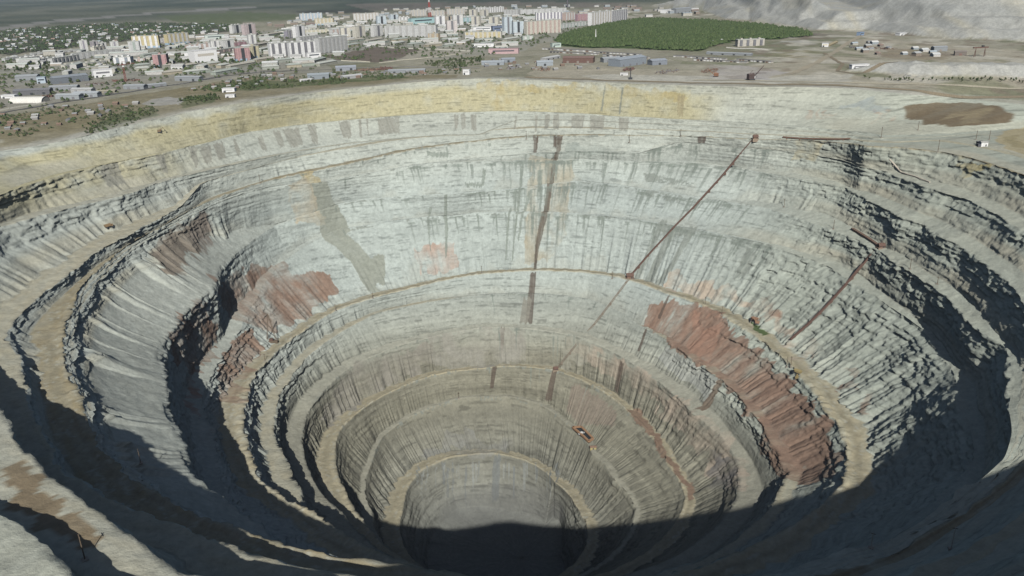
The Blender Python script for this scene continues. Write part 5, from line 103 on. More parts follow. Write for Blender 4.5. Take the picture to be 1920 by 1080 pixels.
SMALLS=[('town_house', 'low pale roofed building in the gaps between the town blocks', 'low buildings between the town blocks', [(-1149.6, 1889.4), (-1307.8, 2183.8), (-1216.5, 2305.9), (-1096.6, 2472.4), (-1078.0, 2755.0), (-827.5, 2797.5), (-771.9, 3162.4), (-524.6, 3383.4), (-189.0, 3520.0), (78.6, 3539.2), (233.1, 3204.0), (66.7, 2665.1), (46.7, 2170.3), (-8.6, 2000.6), (-267.8, 2250.0), (-404.8, 2133.5), (-360.8, 1826.6), (-500.4, 1657.6), (-567.5, 1602.7), (-619.4, 1548.5), (-774.3, 1672.1), (-935.8, 1712.6)]), ('wooden_house', 'small pale roofed house in the dark wooded suburb at the upper left', 'houses of the upper left suburb', [(-2158.5, 3464.6), (-1979.4, 3800.7), (-1684.1, 3896.7), (-1103.4, 3454.2), (-987.8, 3022.2), (-1220.1, 2719.6), (-1259.3, 2420.1), (-1406.4, 2185.2)]), ('small_building', 'small pale building in the far outskirts beyond the town', 'small buildings of the far outskirts', [(-957.0, 3248.7), (-921.2, 3511.0), (-1015.4, 4188.3), (-704.7, 4580.6), (-248.1, 4674.1), (371.7, 4352.1), (757.3, 3929.9), (817.6, 3355.5), (747.6, 3064.5), (317.2, 3233.8), (85.2, 3825.0), (-408.1, 3927.1), (-698.9, 3398.6), (-809.6, 3000.7)]), ('shack', 'grey shack among scrub between the road and the pit rim', 'shacks along the rim', [(-550.2, 1365.7), (-483.6, 1599.1), (-336.7, 1588.3), (-90.1, 1587.2), (-47.3, 1523.0), (-201.8, 1495.6), (-371.1, 1473.9), (-424.4, 1392.8)]), ('shack', 'rusty shed among scrap east of the hangar', 'sheds of the scrap yard', [(-53.6, 1759.5), (67.8, 1680.8), (182.8, 1550.7), (165.6, 1485.1), (11.9, 1524.9), (-49.2, 1594.7)]), ('cabin', 'small cabin of the works yard on the right plateau', 'cabins on the right plateau', [(754.0, 1852.5), (848.0, 1876.9), (795.2, 1731.0), (833.7, 1718.1), (885.3, 1606.9), (803.4, 1547.2), (722.2, 1614.1), (708.7, 1710.2)]), ('shack', 'grey allotment shed in the scrub at the left by the rim', 'allotment sheds at the left', [(-744.5, 1191.0), (-694.7, 1262.9), (-623.9, 1272.2), (-544.6, 1262.5), (-527.4, 1219.6), (-583.7, 1151.4), (-622.8, 1030.1), (-656.2, 1040.2)])]
TREES=[('tree', 'green bushy tree in the belt between the left road and the rim', 'trees of the left rim belt', (4.2, 46), [(-572.8, 1082.6), (-572.4, 1160.0), (-527.4, 1219.6), (-501.1, 1169.9), (-512.3, 1092.6), (-540.2, 1037.5)]), ('tree', 'green bushy tree in the short belt beside the gravel patch', 'trees beside the gravel patch', (5, 34), [(-510.1, 1263.7), (-506.7, 1295.5), (-473.0, 1326.7), (-441.2, 1263.8), (-484.0, 1211.1)]), ('tree', 'dark green tree in the park by the nearest pink tower', 'park trees by the pink tower', (10, 40), [(-831.4, 1869.3), (-834.1, 1964.1), (-781.1, 2079.1), (-702.6, 1878.7), (-734.5, 1820.5), (-701.5, 1729.2), (-733.7, 1718.1)]), ('tree', 'dark green tree in front of the leftmost slabs', 'trees before the leftmost slabs', (9, 36), [(-1197.1, 1970.6), (-1153.0, 1982.1), (-1049.2, 1929.6), (-985.7, 1803.6), (-999.1, 1747.5), (-1098.8, 1802.5)]), ('tree', 'green tree among the houses right of the theatre', 'trees right of the theatre', (9, 10), [(-668.7, 1940.5), (-663.2, 2042.6), (-600.7, 1849.7), (-613.6, 1808.9)]), ('tree', 'green tree among the low houses beside the field', 'trees beside the field', (8, 34), [(-348.1, 2210.3), (-249.4, 2352.9), (-66.4, 2247.2), (-8.7, 2091.5), (-73.5, 2022.4), (-252.3, 2112.9)]), ('tree', 'green tree in the yards behind the cream towers', 'trees among the cream towers', (9, 22), [(-371.0, 2705.4), (-197.2, 2680.3), (-82.1, 2840.9), (-1.3, 2548.4), (-119.2, 2463.6), (-180.8, 2446.1)]), ('tree', 'green tree in the scrub left of the pink works building', 'trees left of the pink works', (7, 30), [(-173.3, 1707.5), (-91.2, 1841.0), (-43.6, 1826.5), (-45.4, 1651.4), (-111.0, 1592.7)]), ('tree', 'dark tree in the left works yard', 'trees of the left works yard', (8, 20), [(-898.9, 1492.8), (-880.5, 1531.0), (-896.5, 1597.9), (-830.7, 1632.7), (-800.5, 1591.6), (-838.1, 1488.2), (-874.9, 1467.1)]), ('tree', 'small tree in the row along the right rim road', 'trees along the right rim road', (5, 46), [(555.2, 1306.3), (596.5, 1283.4), (641.1, 1270.2), (715.6, 1282.5), (807.6, 1264.5), (798.0, 1248.8), (631.8, 1250.8), (548.0, 1288.7)]), ('tree', 'young green tree in the scrub near the rim', 'trees in the scrub near the rim', (6, 34), [(-492.6, 1366.6), (-458.0, 1510.0), (-395.6, 1495.1), (-294.1, 1470.9), (-288.2, 1439.4), (-368.6, 1387.2), (-474.9, 1327.3)])]
FENCES=[('white wall along the far side of the brown field', 2.2, (0.66, 0.64, 0.56), [(-328.2, 2170.6), (-250.4, 2096.9), (-165.4, 2038.5), (-78.0, 1966.8)]), ('pale wall along the near left side of the brown field', 2.2, (0.62, 0.59, 0.48), [(-360.8, 1826.6), (-289.0, 1772.2)]), ('pale wall along the near right side of the field', 1.6, (0.58, 0.55, 0.45), [(-266.0, 1754.8), (-184.1, 1821.1), (-100.3, 1906.8)]), ('long white fence before the concrete frame building', 2.5, (0.66, 0.64, 0.58), [(495.8, 1858.4), (530.3, 1819.9), (565.5, 1782.1)]), ('pale fence beside the road at the left edge', 2.2, (0.6, 0.58, 0.5), [(-765.7, 1227.3), (-750.4, 1258.0), (-730.7, 1296.3)])]
WOOD=[(134.5, 2244.4), (206.2, 2505.9), (371.2, 2857.6), (512.0, 3050.0), (688.6, 2819.2), (790.1, 2509.7), (821.6, 2260.9), (772.8, 2085.8), (647.4, 2047.5), (547.9, 2018.7), (423.4, 1803.3), (377.7, 1818.2), (298.5, 1911.5), (182.0, 1979.8), (134.7, 2072.6)]
PITPTS={'pole': [(137.052, 179.88, 13), (86.45, 183.92, 13), (34.622, 301.38, 12), (22.168, 316.85, 12), (15.686, 179.19, 15), (26.358, 81.56, 14), (2.675, 309.97, 12), (-3.567, 307.25, 8), (97.502, 437.65, 11), (63.273, 445.24, 11), (136.368, 442.97, 9), (163.109, 440.43, 10), (110.844, 613.57, 10), (35.708, 440.43, 11), (29.425, 443.34, 12), (3.744, 445.64, 13), (2.852, 443.66, 13), (228.444, 293.74, 12), (251.089, 90.85, 13), (-61.128, 299.63, 12), (-58.506, 156.36, 16), (126.571, 442.68, 8), (57.391, 177.21, 11), (66.676, 191.13, 12), (18.705, 111.49, 12), (19.362, 118.34, 12), (25.447, 40.11, 12)], 'hoist': [(44.089, 178.28), (46.29, 230.42), (48.204, 272.83), (49.869, 333.85), (51.953, 375.59), (55.909, 407.33), (58.965, 435.59)], 'hoist_low': [(58.593, 443.0), (61.336, 468.48), (64.439, 507.27), (68.614, 537.39), (74.923, 571.37)], 'pipe_right': [(12.259, 311.51), (12.825, 344.62), (12.007, 375.66), (11.644, 396.9), (11.403, 412.83), (10.912, 426.51)], 'gallery': [(19.57, 300.72), (15.466, 302.53), (11.541, 311.08)], 'light_pipe': [(20.782, 194.56), (18.76, 206.69), (16.255, 211.02), (13.299, 212.44)], 'trestle': [(39.696, 159.12), (36.926, 166.01), (33.941, 162.46), (31.049, 155.73), (29.39, 141.91)], 'pump': [(58.824, 437.23)], 'hoist_head': [(43.828, 179.6)], 'hoist_foot': [(75.109, 571.59)], 'pipe_head': [(11.784, 307.75)], 'mast': [(155.515, 427.83)], 'pond': [(60.063, 615.42), (56.5, 607.77), (45.649, 608.9), (45.576, 613.34), (51.081, 614.44)], 'barge': [(53.358, 611.0)], 'pump_shed': [(40.36, 611.46)], 'truck': [(0.072, 443.88), (166.393, 126.62), (22.647, 429.18), (-0.913, 447.09), (147.72, 19.59), (16.887, 127.73)], 'excav': [(21.015, 430.12)], 'booth': [(16.292, 128.82)]}
GP={'dragline': [(391.6, 1307.4, 0.3, 1.0), (348.5, 1360.4, 2.4, 0.62)], 'crane': [(-716.7, 1555.5)], 'gantry': [(886.9, 1542.3)], 'mast': [(-319.1, 3637.3, 85), (905.7, 3391.7, 70), (320.4, 4253.3, 60)], 'monument': [(240.5, 2203.7, 26)], 'rig': [(206.5, 1358.7)], 'scrap': [(-721.2, 1556.5, 16), (-753.4, 1509.7, 9), (-269.1, 1615.9, 16), (-246.6, 1619.3, 12), (283.4, 1446.4, 20), (357.8, 1443.5, 18), (224.8, 1495.1, 14), (12.5, 1578.2, 14), (71.7, 1535.5, 16), (-764.4, 1364.8, 12), (755.6, 1770.1, 14), (790.3, 1732.7, 14), (-236.4, 1644.9, 10)]}
GARAGES=[('long garage row directly below the left part of the wood', (86.8, 1954.4), (194.1, 1851.9), 16), ('garage row below the middle of the wood', (195.1, 1838.8), (284.8, 1749.4), 14), ('second garage row, below the left one', (100.4, 1882.0), (198.9, 1787.9), 14), ('garage row right of the blue grey hangar', (344.3, 1696.7), (428.4, 1607.5), 18), ('garage row below that one, running to the right', (369.9, 1624.6), (451.3, 1541.8), 16), ('rightmost garage row towards the white gatehouse', (447.7, 1601.8), (496.3, 1538.6), 12), ('garage row between wood and hangar', (207.4, 1761.5), (290.0, 1680.0), 13)]
HAZE=3.0e-5
# ---------------------------------------------------------------- pit shape
ORDER = ['rim','k1','k2','r0','r1','b1','b2','b3','b4','r2','r2b','r2c','r3','r3b','r4','floor']
PART = {'k2','r0','b1','b2'}
NEAR = {  # ring lines carried round the side of the pit behind the view
 'rim':[(-89,622,0),(-82,662,14),(-60,692,30),(-38,684,28),(-22,692,22),(-8,730,-2),(8,840,-30),(18,860,-30),(172,640,-12),(190,640,-10),(215,660,-10),(240,676,-6),(262,645,0)],  # near right rim raised out of view as an added bank to cast shade
 'k1':[(-89,600,-40),(-75,590,-80),(-55,588,-85),(-30,598,-76),(-12,640,-50),(2,690,-46),(262,602,-37)],
 'r1':[(-89,470,-150),(-60,470,-175),(-30,515,-130),(-12,547,-58),(262,440,-150)],
 'b3':[(-89,420,-205),(240,375,-208)], 'b4':[(-89,390,-245),(240,350,-262)],
 'floor':[(-60,75,-512),(0,48,-512),(30,62,-512),(60,72,-512),(150,122,-512),(200,110,-512)],
}
# bench width in metres by bearing, and how much its back rises per metre (scree)
WID = {
 'k1':([0,60,130,180,200,240,262],[2,3,3,8,14,26,20],.05),
 'k2':([90,130,165,185,230,258],[5,6,14,16,42,42],.06),
 'r0':([150,165,180,228],[10,24,26,26],.08),
 'r1':([-20,40,90,120,150,180,215],[6,9,13,16,20,26,26],.02),
 'b1':([-10,15,25,40,60,130,145],[38,36,24,5,2,1.5,.5],.16),
 'b2':([-20,0,25,45,60,120,145],[38,38,28,6,1.5,1.2,.5],.3),
 'b3':([-45,0,25,45,60,120,135,150,165,180,200,225],[38,40,30,6,1.5,1.5,8,34,66,74,66,50],.72),
 'b4':([-45,-20,0,20,40,120,140,165,190,210],[26,38,34,10,1.6,1.6,8,24,22,16],.4),
 'r2':([-35,0,40,90,130,180,225],[24,26,16,12,16,26,22],.02),
 'r2b':([-25,0,30,60,100,130,170,220],[12,14,8,1.5,3,10,18,18],.06),
 'r2c':([-20,0,40,90,130,170,215],[26,24,16,8,12,22,20],.25),
 'r3':([-25,0,40,90,130,170,210],[13,14,13,9,14,26,24],.02),
 'r3b':([-20,40,90,150,185],[7,10,6,8,14],.06),
 'r4':([0,60,100,140,170],[16,16,12,18,24],.03),
}
FACE_ROWS = {'k1':46,'k2':34,'r0':30,'r1':30,'b1':26,'b2':26,'b3':40,'b4':38,'r2':62,'r2b':34,'r2c':36,'r3':36,'r3b':36,'r4':34,'floor':44}
BENCH_ROWS = {'k2':13,'r0':10,'r1':11,'b1':11,'b2':11,'b3':24,'b4':13,'r2':11,'r2b':6,'r2c':9,'r3':9,'r3b':5,'r4':8,'k1':7}

def theta_grid():
    a=[np.arange(-90,-46,1.0),np.arange(-46,20,.17),np.arange(20,160,.125),np.arange(160,256,.17),np.arange(256,270.01,1.0)]
    return np.concatenate(a)

def smooth_ring(a,k):
    if k<2: return a
    w=np.hanning(k+2)[1:-1]; w/=w.sum()
    p=k//2
    return np.convolve(np.pad(a,(p,k-1-p),mode='edge'),w,'valid')

def ring_lines(LW):
    """every bench edge as radius and height on an even ring of bearings"""
    T=np.arange(-90,270.01,.25)
    raw={}
    for n in ORDER:
        p=sorted([tuple(q) for q in LW[n]]+NEAR.get(n,[]))
        a=np.array(p)
        if n in PART:
            raw[n]=(np.interp(T,a[:,0],a[:,1]),np.interp(T,a[:,0],a[:,2]),a[0,0],a[-1,0])
        else:
            b=np.vstack([a-[360,0,0],a,a+[360,0,0]])
            raw[n]=(np.interp(T,b[:,0],b[:,1]),np.interp(T,b[:,0],b[:,2]),None,None)
    out={}
    full=[n for n in ORDER if n not in PART]
    for i,n in enumerate(ORDER):
        r,z,t0,t1=raw[n]
        if n in PART:
            j0=i-1
            while ORDER[j0] in PART: j0-=1
            j1=i+1
            while ORDER[j1] in PART: j1+=1
            f=(i-j0)/(j1-j0)*np.ones_like(T)
            if n in('b1','b2'): f=f+(({'b1':.04,'b2':.08}[n])-f)*smooth(T,124,140)
            ra,za=raw[ORDER[j0]][:2]; rb,zb=raw[ORDER[j1]][:2]
            w=np.clip(np.minimum((T-t0)/7+1,(t1-T)/7+1),0,1)
            r=r*w+(ra*(1-f)+rb*f)*(1-w); z=z*w+(za*(1-f)+zb*f)*(1-w)
        out[n]=(smooth_ring(r,9),smooth_ring(z,13))
    return T,out

def build_base(LW):
    """rows of the pit surface: radius, height, row kind for every bearing"""
    T,ring=ring_lines(LW)
    TH=theta_grid()
    L={n:(np.interp(TH,T,ring[n][0]),np.interp(TH,T,ring[n][1])) for n in ORDER}
    R=[];Z=[];tag=[]          # tag: (line index, 0 face / 1 bench, fraction)
    pr,pz=L['rim']; pr=pr.copy(); pz=pz.copy()
    R.append(pr);Z.append(pz);tag.append((0,1,1.0))
    left=smooth(TH,135,160); right=1-smooth(TH,22,48)
    for i,n in enumerate(ORDER[1:],1):
        r,z=L[n]
        r=np.minimum(r,pr-1.2); z=np.minimum(z,pz-.15)
        if n in WID:
            tx,tw,sl=WID[n]
            w=np.interp(TH,tx,tw)*(1+.22*n2(TH*.55,TH*0+i*3.3,900+i)+.12*n2(TH*1.9,TH*0+i*3.3,930+i)); gap=pr-r
            w=np.minimum(w,gap*np.where(TH<70,.52,.86 if n=='b3' else .78))
            sl=sl*np.ones_like(w)
            if n in('b3','b4'): sl=np.where(TH<60,.3,sl)
            tz=np.minimum(z+sl*w,z+.72*(pz-z)); tr=r+w
        else: tz=z; tr=r
        nf=FACE_ROWS[n]
        # rock above, scree below: more of it on the two flanks
        sc=(.7*left+.42*right) if n not in('k1','floor','r3b','r4') else .25*np.maximum(left,right)
        if n in('r2',): sc=sc*.45
        for q in range(1,nf+1):
            t=q/nf
            th_=np.where(t<.5,t*.55,.275+(t-.5)*1.45)      # horizontal share, steep first
            h=t*(1-sc)+th_*sc
            R.append(pr+(tr-pr)*h); Z.append(pz+(tz-pz)*t); tag.append((i,0,t))
        if n in WID:
            nb=BENCH_ROWS[n]
            for q in range(1,nb+1):
                t=q/nb
                R.append(tr+(r-tr)*t); Z.append(tz+(z-tz)*(t**.8)); tag.append((i,1,t))
        pr,pz=r,z
    # floor
    for t in (.75,.5,.3,.15,.05,.0005):
        R.append(pr*t); Z.append(pz-1.5*(1-t)); tag.append((len(ORDER),1,t))
    return TH,np.array(R),np.array(Z),tag
# ---------------------------------------------------------------- rock material
def ground_mat(name, uvscale, lo, hi, bump, fine=1.0):
    m,t,b=nodes(name); N=t.nodes.new; Lk=t.links.new
    at=N('ShaderNodeAttribute'); at.attribute_name='Col'
    tc=N('ShaderNodeTexCoord')
    mp=N('ShaderNodeMapping'); mp.inputs['Scale'].default_value=(uvscale[0],uvscale[1],1)
    Lk(tc.outputs['UV'],mp.inputs['Vector'])
    n1=N('ShaderNodeTexNoise'); n1.inputs['Scale'].default_value=1; n1.inputs['Detail'].default_value=7; n1.inputs['Roughness'].default_value=.68
    Lk(mp.outputs[0],n1.inputs['Vector'])
    n2_=N('ShaderNodeTexNoise'); n2_.inputs['Scale'].default_value=.22*fine; n2_.inputs['Detail'].default_value=6; n2_.inputs['Roughness'].default_value=.7
    Lk(tc.outputs['Object'],n2_.inputs['Vector'])
    ad=N('ShaderNodeMath'); ad.operation='ADD'; Lk(n1.outputs[0],ad.inputs[0]); Lk(n2_.outputs[0],ad.inputs[1])
    mr=N('ShaderNodeMapRange'); mr.inputs['From Min'].default_value=.72; mr.inputs['From Max'].default_value=1.28
    mr.inputs['To Min'].default_value=lo; mr.inputs['To Max'].default_value=hi; Lk(ad.outputs[0],mr.inputs['Value'])
    mx=N('ShaderNodeVectorMath'); mx.operation='SCALE'; Lk(at.outputs['Color'],mx.inputs[0]); Lk(mr.outputs[0],mx.inputs['Scale'])
    Lk(mx.outputs[0],b.inputs['Base Color'])
    bp=N('ShaderNodeBump'); bp.inputs['Strength'].default_value=1; bp.inputs['Distance'].default_value=bump
    Lk(ad.outputs[0],bp.inputs['Height']); Lk(bp.outputs[0],b.inputs['Normal'])
    return m
M_ROCK=ground_mat('rock',(.12,.10),.80,1.18,.8)
M_SOIL=ground_mat('soil',(.05,.05),.70,1.28,.5)

# ---------------------------------------------------------------- the pit
TH,R,Z,TAGS=build_base(LW)
NR,NT=R.shape
A=np.radians(TH)*480.0
LI=np.array([t[0] for t in TAGS]); BE=np.array([t[1] for t in TAGS]); FR=np.array([t[2] for t in TAGS])
left=smooth(TH,132,166); right=1-smooth(TH,18,50)
side=np.maximum(left,right)
AMP=(.11+.89*side)[None,:]*(1-.5*smooth(Z,-300,-345))
_vis=(TH>-20)&(TH<210)
_rb=[R[(LI==i)&(BE==0)][:,_vis].mean() if ((LI==i)&(BE==0)).any() else 90. for i in range(len(ORDER)+1)]; _rb[0]=_rb[1]
RB=np.array([_rb[min(l+1,len(ORDER))] if e and l>0 else _rb[l] for l,e in zip(LI,BE)])
AA=np.radians(TH)[None,:]*RB[:,None]          # metres along the wall, band by band
scree=.66-.10*side                      # rock above this share of a face, scree below
wrow=np.where((BE==0)[:,None],1-.74*smooth(FR[:,None],scree[None,:]-.12,scree[None,:]+.14),(.005+.995*smooth(FR,.86,1.0))[:,None])
last=len(ORDER)
wrow=np.where((LI>=last)[:,None],.1,wrow); wrow[0]=.15
# the yellow upper face and haul-road lips are cut smoother; the big lower faces are rough all the way down
for i,n in enumerate(ORDER):
    s={'k1':.4,'k2':.6,'r0':.6,'b1':.72,'b2':.72,'b3':.78,'b4':.8,'r1':.7,'r2':.8,'r2b':.8,'r3':.6,'r4':.5,'r3b':.7,'r2c':.8}.get(n,1.0)
    wrow[LI==i]*=s
    if n in('r2','floor','r4','r3b','r3'):
        m=(LI==i)&(BE==0); wrow[m]=np.maximum(wrow[m],.6 if n=='r2' else .4)
for n in('b1','b2'):
    m=(LI==ORDER.index(n))&(BE==1); wrow[m]=wrow[m]*(1-left)[None,:]+left[None,:]
for n in('b1','b2','b3','b4'):
    m=(LI==ORDER.index(n))&(BE==0); wrow[m]=np.maximum(wrow[m],.42)
def cells(x,y,seed):
    """blocky joints: a random depth for each cell of broken rock"""
    yy=y+1.5*_hash(np.floor(x),np.floor(x)*0,seed+5)
    return _hash(np.floor(x),np.floor(yy),seed)
warp=5*n2(AA/30,Z/18,3)
dr=6.0*fbm(AA/62,Z/85,11,2)+1.0*(1-2*np.abs(n2((AA+warp)/17,Z/24,12)))+.3*(1-2*np.abs(n2((AA+warp)/8,Z/9,13)))
dr=dr+1.4*cells((AA+warp)/9,Z/5.0,17)+1.25*cells((AA+warp*.6)/6.0,Z/2.6,18)+1.3*cells((AA+warp)/18,Z/9,19)
dr=dr+1.0*n2((AA+warp)/6.5,Z/3.0,14)+.55*n2(AA/3.6,Z/2.0,15)
dr=dr*AMP
st=1.7*n2(AA/75,Z/2.3,21)+1.0*n2(AA/38,Z/5.0,22)
dr=dr+st*(.35+.75*side)[None,:]
dr=dr+.25*n2(AA/4.0,Z/1.8,16)
dr=dr*wrow
Rd=R+dr
Zd=Z+(.5*n2(AA/9,(R+Z)/9,31)+.12*n2(AA/3,(R+Z)/3,32))*np.where(BE==1,1,.3)[:,None]
# safety berms along the outer lips of the haul roads
for n,h in (('r1',1.6),('r2',1.6),('r3',1.4),('r4',1.2)):
    i=ORDER.index(n); m=(LI==i)&(BE==1)&(FR>.8)
    Zd[m]+=h*(.7+.5*n2(AA[m]/5,AA[m]*0,33))
Zd[0]=Z[0]; Rd[0]=R[0]
cs,sn=np.cos(np.radians(TH)),np.sin(np.radians(TH))
PX=CX+Rd*cs; PY=CY+Rd*sn
# running length down each column, for the texture
dl=np.hypot(np.diff(R,axis=0),np.diff(Z,axis=0)); VL=np.vstack([np.zeros((1,NT)),np.cumsum(dl,0)])
ROW=np.broadcast_to(np.arange(NR,dtype=np.float64)[:,None],R.shape)
THG=np.broadcast_to(TH[None,:],R.shape)

# ---------------------------------------------------------------- its colours (mineral, not light)
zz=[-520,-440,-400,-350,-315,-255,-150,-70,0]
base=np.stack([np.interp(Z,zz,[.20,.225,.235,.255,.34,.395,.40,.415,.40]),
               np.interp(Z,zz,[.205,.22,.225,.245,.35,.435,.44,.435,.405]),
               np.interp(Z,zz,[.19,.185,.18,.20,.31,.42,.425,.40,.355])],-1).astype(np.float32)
sR=np.broadcast_to(right[None,:],R.shape); sL=np.broadcast_to(left[None,:],R.shape)
face=np.broadcast_to((BE==0)[:,None],R.shape)
up=smooth(Z,-330,-280)
base=mixc(base,(.375,.40,.35),sR*up*.8)
base=mixc(base,(.41,.435,.41),sL*up*.85)
tint=fbm(AA/90,Z/45,41,3); tint2=fbm(AA/30,Z/60,42,3)
base*=(1+.10*tint+.07*tint2)[...,None]
band=n2(AA/260,Z/1.9,43)*.6+n2(AA/200,Z/5.0,44)*.7+n2(AA/300,Z/11,49)*.6
base*=(1+(.085+.10*smooth(Z,-270,-320))*band*np.where(face,1,.3)*(1-.3*sL))[...,None]
base=mixc(base,(.43,.38,.27),np.clip(fbm(AA/55,Z/30,45)*1.3-.1,0,1)*.35*sR*smooth(Z,-200,-60))
# yellow clay above, grey dirt along its top edge
i=ORDER.index('k1'); yl=(LI==i)
yw=np.broadcast_to(np.where(yl,np.where(BE==0,smooth(FR,.10,.36),1),0)[:,None],R.shape)
yw=np.clip(yw+.55*(fbm(AA/26,Z/14,46))*np.broadcast_to(yl[:,None],R.shape),0,1)*np.broadcast_to(yl[:,None],R.shape)
yw=yw*(smooth(TH,50,58)*(1-.75*smooth(TH,205,230)))[None,:]
base=mixc(base,(.43,.39,.245),yw*.86)
i=ORDER.index('k2'); yl=(LI==i)&(BE==0)
base=mixc(base,(.41,.375,.25),np.where(yl,.8,0)[:,None]*smooth(TH,138,158)[None,:]*(1-smooth(TH,200,225))[None,:]*np.clip(.9+.8*fbm(AA/24,Z/9,48),0,1))
# bedding lines and upright joints of the bare rock
ln=smooth(n2(AA/22,Z/1.15,111)+.45*n2(AA/5,Z/2.5,112),.42,.8)
jn=smooth(n2((AA+.25*Z)/1.3,Z/20,113)+.5*n2(AA/9,Z/16,114),.55,1.0)
base*=(1-.33*ln*np.where(face,1,.15)-.06*jn*np.where(face,1,0))[...,None]
base*=(1+.10*n2(AA/1.4,(R+Z)/1.6,115)*np.where(face,.6,1))[...,None]
# pale fans of fallen rock at the feet of the faces
fan=smooth(.75*n2(AA/20,AA*0+LI[:,None]*3.7,131)+.3*fbm(AA/6,Z/6,132,2)+(FR[:,None]-.66)*2.6,.25,.9)*np.where((BE==0)&(LI>2),1,0)[:,None]
base=mixc(base,(.40,.40,.35),fan*.26*smooth(Z,-330,-270)); base*=(1-.10*fan*(1-smooth(Z,-330,-270)))[...,None]
# worn tan roads, grey scree on the wide ledges
for n,k in (('r1',.85),('r2',.85),('r3',.8),('r4',.75),('r0',.65),('k2',.45),('r2b',.6),('r2c',.35),('b1',.35),('b2',.25),('b3',.2),('b4',.2),('r3b',.5)):
    i=ORDER.index(n); m=np.where((LI==i)&(BE==1),1.0,0.0)
    wd=np.interp(TH,*WID[n][:2])
    mm=m[:,None]*(k*smooth(wd,2,7))[None,:]
    cc=(.30,.255,.17) if n=='r1' else (.40,.355,.255) if n in('r1','r2','r3','r4','r0','k1','k2','r2b') else (.40,.385,.32)
    base=mixc(base,cc,np.clip(mm+.25*mm*n2(AA/14,(R+Z)/4,47),0,1))
# wheel tracks of the haul roads
for n in('r1','r2','r3','r4'):
    i=ORDER.index(n); m=np.where((LI==i)&(BE==1),np.exp(-((FR-.5)/.17)**2),0)
    wd=np.interp(TH,*WID[n][:2])
    base=mixc(base,(.29,.26,.19),np.clip(m[:,None]*smooth(wd,5,11)[None,:]*(.75+.5*n2(AA/30,(R+Z)/3,121)),0,.95))
    sp=smooth(n2(AA/7,(R+Z)/2.5,122)+.6*n2(AA/2.2,(R+Z)/2,123),.55,.9)*np.where((LI==i)&(BE==1),1,0)[:,None]
    base=mixc(base,(.42,.42,.37),sp*.55)
# broken dark seams along the small ledges of the far wall, pale scree foots
for n in ('k2','r1','b1','b2','b3','b4','r2b','r2c','r3','r3b'):
    i=ORDER.index(n); rl=np.where((LI==i)&(BE==1))[0]
    if not len(rl): continue
    r0_=rl[-1]
    for q in range(-1,3):
        s_=smooth(n2(A/9,A*0+q*.35,101+i)+.5*n2(A/2.5,A*0+q*.5,102+i)+.35*n2(A/60,A*0,103+i),.28,.6)*(1-.6*side)*(1 if q>=0 else .5)
        base[r0_+q]=mixc(base[r0_+q],(.22,.235,.215),s_*.8)
sc_=np.where((BE==0)[:,None],smooth(FR[:,None],scree[None,:]-.05,scree[None,:]+.2),0)*side[None,:]
up2=smooth(Z,-215,-170)
base=mixc(base,(.42,.405,.335),np.clip(sc_*up2*(.65+.5*n2(AA/40,Z/14,104)),0,1))
# stains, seams of red clay and scraped panels: outlines on the wall (bearing, row)
jt=fbm(AA/16,Z/12,51,3); jr=fbm(AA/14,Z/16,52,3)
streak=n2(AA/2.2,Z/70,53)*.5+n2(AA/1.1,Z/40,54)*.5
blot=fbm(AA/18,Z/22,55,4)
for rgb,mode,poly in PATCHES:
    t=[p[0] for p in poly]; r=[p[1] for p in poly]
    c0,c1=np.searchsorted(TH,[min(t)-1,max(t)+1]); r0_,r1_=max(0,int(min(r))-14),min(NR,int(max(r))+15)
    if c1<=c0 or r1_<=r0_: continue
    S=(slice(r0_,r1_),slice(c0,c1))
    jit=.0 if mode=='panel' else (.12 if mode=='drip' else .3 if mode=='flat' else .8)
    inside=inpoly(THG[S]+jit*(1.5*jt[S]+.22*streak[S]),ROW[S]+jit*15*jr[S],poly).astype(np.float32)
    if mode in('panel','drip'): inside=inpoly(THG[S]+.03*streak[S],ROW[S]+2.2*n2(AA[S]/1.6,AA[S]*0,57),poly).astype(np.float32)
    k={'panel':.80+.35*streak[S],'drip':.8+.25*streak[S],'red':.70+.8*blot[S]+.16*streak[S],'wash':.5+.9*blot[S]+.10*streak[S],'flat':.95+.2*blot[S]}[mode]
    base[S]=mixc(base[S],rgb,np.clip(inside*k,0,.97))
# water stains below the seams of the far wall
rs=np.random.RandomState(5)
FARROWS=[i for i in range(NR) if BE[i]==1 and FR[i]>.9]
def drip(th,row,length,width,rgb,k):
    j=np.searchsorted(TH,th); hw=max(1,int(round(width/1.05/2)))
    x=0.0
    for q in range(int(length)):
        rr=row+q
        if rr>=NR: break
        x+=rs.uniform(-.35,.35)
        f=1-(q/length)**2*.7
        a=int(j+x-hw*f); b_=int(j+x+hw*f)+1
        base[rr,a:b_]=base[rr,a:b_]*(1-k*f)+np.array(rgb)*(k*f)
rowof={n:max(np.where((LI==ORDER.index(n))&(BE==1))[0]) for n in ORDER if n in WID}
for th0,th1,lines,num,lmax in DRIPS:
    for q in range(int(num*.75)):
        n=lines[rs.randint(len(lines))]
        th=rs.uniform(th0,th1); row=rowof[n]+rs.randint(0,6)
        ln=lmax*rs.uniform(.15,1)**1.6+4; wd=rs.choice([1.2,1.2,2.2,3.5])
        drip(th,row,ln,wd,(.20,.225,.205),rs.uniform(.4,.85))
        if rs.rand()<.5:      # a wet patch along the seam the drip starts from
            L_=rs.randint(3,26); j=np.searchsorted(TH,th); h_=rs.randint(1,5)
            for q2 in range(h_):
                a=j-L_//2+rs.randint(-2,3); base[row+q2,a:a+L_]=base[row+q2,a:a+L_]*.45+np.array((.19,.215,.195))*.55
base*=np.array((.965,.975,.93),np.float32)
UV=np.stack([AA+6*n2(AA/30,Z/30,61),VL],-1)
COL=base

